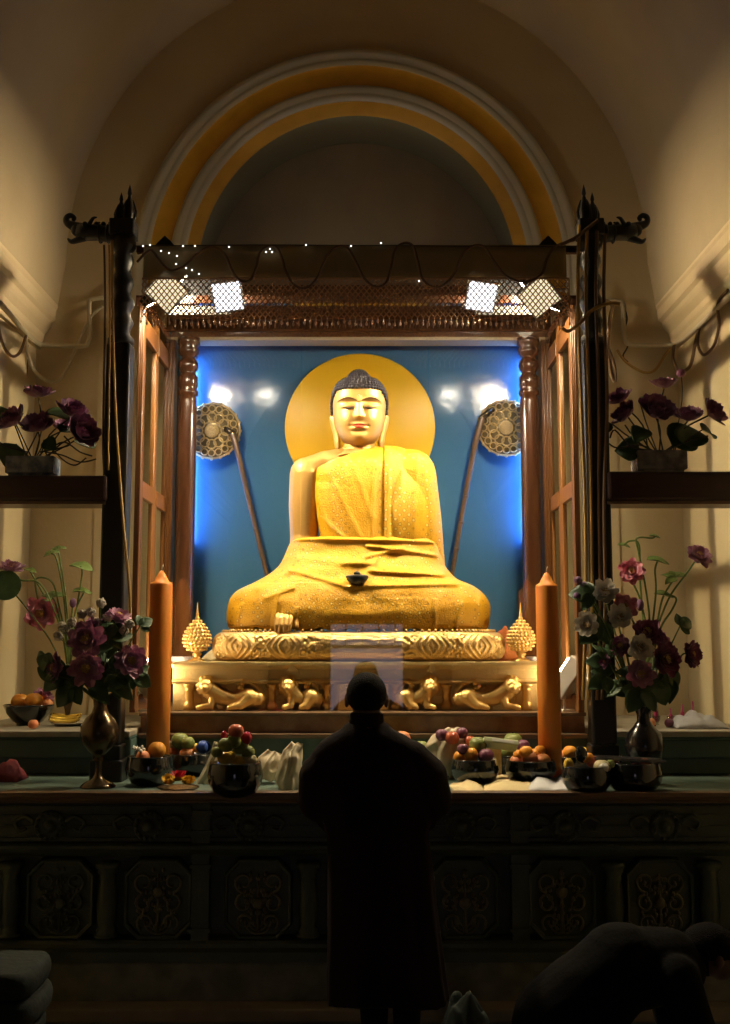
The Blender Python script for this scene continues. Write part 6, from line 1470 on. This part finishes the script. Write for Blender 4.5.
# ================================================================== PEOPLE
def person_standing():
    Y = 4.95; u = unit(Y, 850); Q = lambda px, py, dy=0: P(px, py, Y)+Vector((0, dy, 0))
    O = Vector((Xp(388, Y, 1000), Y, 0)); t = thing('person', 'person in a long dark robe standing with back turned before the altar', 'person', O)
    H = 1.63
    X = lambda px, py=850: P(px, py, Y).x
    Z = lambda py: P(365, py, Y).z
    m = MB()
    # head
    hc = Vector((X(366.5, 697), Y+.0, Z(697))); m.ell(hc+Vector((0, -.01, .012)), (.083, .098, .088), 24, 16); m.ell(hc+Vector((0, .02, -.035)), (.066, .080, .075), 20, 14)
    m.ell(hc+Vector((0, .055, -.085)), (.04, .035, .03), 12, 8)
    m.limb([hc+Vector((0, .098, -.005)), hc+Vector((0, .115, -.04))], [.010, .017], 8)              # nose
    for s in (-1, 1):
        m.ell(hc+Vector((s*.088, .005, -.015)), (.011, .022, .034), 10, 8)
        m.ell(hc+Vector((s*.032, .088, .005)), (.016, .010, .008), 8, 6)
    m.ell(hc+Vector((0, .095, -.065)), (.024, .014, .010), 10, 6)
    m.limb([hc+Vector((0, -.01, -.06)), Vector((X(367, 722), Y-.01, Z(725)))], [.058, .066], 16)
    # torso and legs
    pel = Vector((X(384), Y, Z(865))); ch = Vector((X(371), Y-.01, Z(765)))
    m.ell(ch, (.17, .11, .16), 20, 14); m.ell(Vector((X(378), Y, Z(815))), (.15, .105, .16), 20, 14); m.ell(pel, (.155, .12, .12), 20, 14)
    m.limb([Vector((X(341), Y-.01, Z(745))), Vector((X(367), Y-.01, Z(738))), Vector((X(396), Y-.01, Z(745)))], [.06, .07, .06], 14)
    for s, fx in ((-1, 374), (1, 406)):
        hip = pel+Vector((s*.08, 0, -.05)); kn = Vector((X(376 if s < 0 else 402), Y+.01, .46)); an = Vector((X(fx), Y-.01, .09))
        m.limb([hip, kn, an], [.082, .056, .040], 14); m.limb([an+Vector((0, -.03, -.035)), an+Vector((s*.01, .08, -.055)), an+Vector((s*.02, .17, -.065))], [.036, .036, .026], 12)
    # arms: upper arm out and down, forearm forward, hands together before the chest
    hands = []
    for s in (-1, 1):
        sh = Vector((X(335 if s < 0 else 407, 755), Y-.01, Z(757))); el = Vector((X(318 if s < 0 else 434, 800), Y+.04, Z(806))); wr = Vector((X(371)+s*.035, Y+.27, Z(790)))
        m.limb([sh, el], [.058, .046], 14); m.limb([el, wr], [.045, .030], 14)
        palm = Vector((X(371)+s*.022, Y+.30, Z(776))); m.limb([wr, palm], [.028, .024], 10); m.ell(palm, (.014, .034, .045), 12, 8)
        for k, L in enumerate((.062, .072, .068, .052)):
            b0 = palm+Vector((0, -.024+.016*k, .035)); m.limb([b0, b0+Vector((-s*.002, .002, L*.55)), b0+Vector((-s*.006, .000, L))], [.0085, .008, .0065], 8)
        m.limb([palm+Vector((0, -.03, -.01)), palm+Vector((-s*.002, -.045, .02)), palm+Vector((-s*.004, -.045, .045))], [.011, .009, .007], 8)
    b = remesh(m, .0055, 3); b.build('body', 'skin', t, O)
    # hair: closely cropped cap
    hcap = MB(); hcap.ell(hc+Vector((0, -.014, .016)), (.0875, .101, .092), 32, 22)
    hcap = keep(hcap, lambda v: v.z > hc.z-.055+.5*max(0, v.y-(hc.y-.04)) ); hcap.build('hair', 'hair_person', t, O, solid=.004)
    # shoes
    for s, fx in ((-1, 374), (1, 406)):
        a = Vector((X(fx), Y-.01, .0)); sm = MB(); sm.limb([a+Vector((0, -.045, .04)), a+Vector((s*.01, .08, .04)), a+Vector((s*.02, .17, .034))], [.042, .044, .034], 14); sm = remesh(sm, .007, 2)
        for v in sm.v: v.z = max(v.z, .001)
        sm.build('shoe', 'shoe', t, O)
        tr_ = MB(); tr_.limb([a+Vector((0, 0, .10)), Vector((a.x, Y, .3)), Vector((a.x*.8+X(388)*.2, Y, .55))], [.052, .066, .085], 16); tr_.build('trouser_leg', 'robe2', t, O)
    # robe: rings from collar to hem, with sleeves, as one cloth
    tab = [(717, 352, 381, .060, .060), (722, 351, 383, .064, .060), (728, 345, 389, .07, .065), (734, 333, 402, .085, .08), (742, 321, 416, .10, .095), (752, 313, 425, .115, .11), (768, 312, 428, .125, .125), (790, 314, 430, .125, .13), (812, 320, 430, .125, .13), (835, 327, 428, .13, .135), (860, 328, 431, .14, .14), (900, 328, 435, .15, .15), (940, 327.5, 441, .16, .16), (975, 326.5, 446, .17, .165), (998, 327, 450, .175, .17)]
    m = MB(); rings = []; N = 72
    for y, l, r, f, bk in tab:
        cx = (X(l, y)+X(r, y))/2; w = (X(r, y)-X(l, y))/2; z = Z(y); ring = []
        for k in range(N):
            a = 2*pi*k/N; e = 2/2.3; fold = 1+(.018*sin(a*9+1)+.014*sin(a*17+y*.01))*clamp((y-770)/160, 0, 1)
            ring.append(Vector((cx+w*fold*abs(cos(a))**e*(1 if cos(a) > 0 else -1), Y-.01+(f if sin(a) > 0 else bk)*fold*abs(sin(a))**e*(1 if sin(a) > 0 else -1), z+(.012*sin(a*3+.6) if y > 990 else 0))))
        rings.append(ring)
    m.loft(rings)
    for s in (-1, 1):
        sh = Vector((X(333 if s < 0 else 411, 757), Y-.01, Z(759))); el = Vector((X(320 if s < 0 else 430, 802), Y+.03, Z(800)))
        mid = Vector((X(321.5 if s < 0 else 426, 780), Y+.0, Z(778)))
        m.limb([sh, mid, el], [.085, .10, .10], 18); m.limb([el, Vector((X(371)+s*.11, Y+.16, Z(806))), Vector((X(371)+s*.06, Y+.235, Z(796)))], [.095, .08, .058], 18)
        m.limb([el+Vector((0, 0, -.01)), Vector((X(331 if s < 0 else 424), Y+.06, Z(822)))], [.075, .06], 14)
    m.limb([Vector((X(352), Y-.01, Z(733))), Vector((X(366.5), Y+.0, Z(727))), Vector((X(381), Y-.01, Z(733)))], [.05, .055, .05], 14)
    rb = remesh(m, .009, 5)
    for i, v in enumerate(rb.v):
        n_ = noise.noise(Vector((v.x*9, v.y*9, v.z*2.2)))*.006+noise.noise(Vector((v.x*22, v.y*22, v.z*5)))*.003; v += rb.n[i]*n_
    rb.build('robe', 'robe', t, O)
    m = MB(); m.lathe([(.072, -.02), (.078, .0), (.074, .035), (.066, .045), (.063, .035), (.066, .0)], Vector((X(366.5), Y-.005, Z(720)-.01)), 28, sy=.95); m.build('collar', 'robe', t, O)
person_standing()
def person_bowing():
    Y = 4.35; X = lambda px: P(px, 960, Y).x; Z = lambda py: P(600, py, Y).z
    O = Vector((X(590), Y, 0)); t = thing('person', 'person in dark coat bowing low on the floor at the right edge', 'person', O)
    m = MB(); hd = Vector((X(716), Y+.05, Z(955)))
    m.ell(hd, (.10, .082, .092), 20, 14); m.ell(hd+Vector((.035, 0, -.045)), (.06, .062, .06), 16, 10); m.ell(hd+Vector((.115, 0, -.055)), (.014, .014, .018), 8, 6)
    for s in (-1, 1): m.ell(hd+Vector((0, s*.086, -.015)), (.02, .012, .03), 8, 6)
    sh = Vector((X(672), Y+.03, Z(968))); hip = Vector((X(560), Y, .36))
    m.limb([sh+Vector((.02, 0, .0)), hd+Vector((-.06, 0, -.04))], [.06, .05], 12)
    m.limb([hip, Vector((X(610), Y+.01, Z(972))), sh], [.13, .125, .115], 18)
    for s in (-1, 1):
        hp = hip+Vector((0, s*.09, -.05)); kn = Vector((X(640), Y+s*.11, .075)); an = Vector((X(545), Y+s*.10, .06)); m.limb([hp, kn], [.095, .062], 14); m.limb([kn, an], [.06, .042], 14); m.limb([an, an+Vector((-.12, 0, -.02))], [.036, .026], 10)
        s0 = sh+Vector((.0, s*.15, -.02)); el = Vector((X(690), Y+s*.20, .26)); wr = Vector((X(735), Y+s*.12, .05)); m.limb([sh, s0, el], [.07, .055, .042], 12); m.limb([el, wr], [.042, .028], 12)
        m.ell(wr+Vector((.05, 0, -.016)), (.045, .035, .013), 12, 8)
        for k, L in enumerate((.05, .06, .055, .04)): b0 = wr+Vector((.085, -.024+.016*k, -.02)); m.limb([b0, b0+Vector((L*.5, 0, .004)), b0+Vector((L, 0, -.004))], [.008, .0075, .006], 8)
        m.limb([wr+Vector((.02, -s*.03, -.016)), wr+Vector((.05, -s*.055, -.016)), wr+Vector((.075, -s*.06, -.018))], [.010, .009, .007], 8)
    remesh(m, .0065, 3).build('body', 'skin', t, O)
    m = MB(); m.ell(hd+Vector((-.012, 0, .008)), (.108, .09, .096), 24, 16); m = keep(m, lambda v: v.z > hd.z-.02 or v.x < hd.x-.02); m.build('hair', 'hair_person', t, O, solid=.005)
    m = MB(); m.limb([hip+Vector((-.01, 0, .0)), Vector((X(585), Y, Z(1000))), Vector((X(622), Y+.01, Z(968))), sh], [.175, .17, .165, .135], 20)
    for s in (-1, 1):
        s0 = sh+Vector((-.01, s*.14, -.01)); el = Vector((X(690), Y+s*.20, .26)); wr = Vector((X(728), Y+s*.13, .075)); m.limb([sh, s0, el, wr], [.11, .085, .07, .055], 14)
        m.limb([hip, hip+Vector((.05, s*.1, -.1))], [.15, .13], 14)
    rb = remesh(m, .010, 5)
    for i, v in enumerate(rb.v): v += rb.n[i]*(noise.noise(v*9)*.008); v.z = max(v.z, .012)
    rb.build('coat', 'robe2', t, O)
    m = MB()
    for s in (-1, 1): kn = Vector((X(640), Y+s*.11, .085)); an = Vector((X(548), Y+s*.10, .07)); m.limb([hip+Vector((0, s*.09, -.05)), kn], [.11, .078], 14); m.limb([kn, an], [.076, .055], 14)
    rb = remesh(m, .010, 3)
    for v in rb.v: v.z = max(v.z, .003)
    rb.build('trousers', 'robe2', t, O)
person_bowing()
# dark green cloth bundle low at the left, and a small green bag by the steps
Y = 4.35; c = Vector((P(8, 1000, Y).x, Y, 0)); t = thing('cloth_bundle', 'tall heap of folded dark green blankets on the floor at the left edge', 'blankets', c); zt_ = P(10, 960, Y).z
n_ = 6
for i in range(n_):
    z0 = .002+(zt_-.01)*i/n_; h = (zt_-.01)/n_*1.02; wx = .30+.03*sin(i*2.3); m = MB(); rings = []
    for q in range(9):
        a = -pi/2+pi*q/8; rr_ = []
        for k in range(40):
            b = 2*pi*k/40; e = 2/4.0; ux = abs(cos(b))**e*(1 if cos(b) > 0 else -1); uy = abs(sin(b))**e*(1 if sin(b) > 0 else -1); off = -.025*(1-cos(a)); wv = .008*noise.noise(Vector((ux*2, uy*2, i*3.1)))
            rr_.append(c+Vector((ux*(wx/2+off)-.02+.02*sin(i*1.7), uy*(.19+off), z0+h/2+h/2*sin(a)*.96+wv*cos(b*2))))
        rings.append(rr_)
    m.loft(rings); m.build('folded_blanket', 'green_cloth', t, c)
Y = 5.15; c = Vector((P(466, 1005, Y).x, Y, 0)); m = MB()

m.grid(lambda a, b: c+Vector(((a-.5)*.24+.01*sin(b*9), (b-.5)*.18, .003+.26*max(0, sin(pi*a)*sin(pi*b))**.55*(.8+.4*noise.noise(Vector((a*5, b*5, 8)))))), 26, 20)
tag(m.build('small_bag', 'green_cloth', None, c, solid=.005), 'small dark green cloth bag on the floor beside the robe hem', 'bag')
# low step in front of the altar
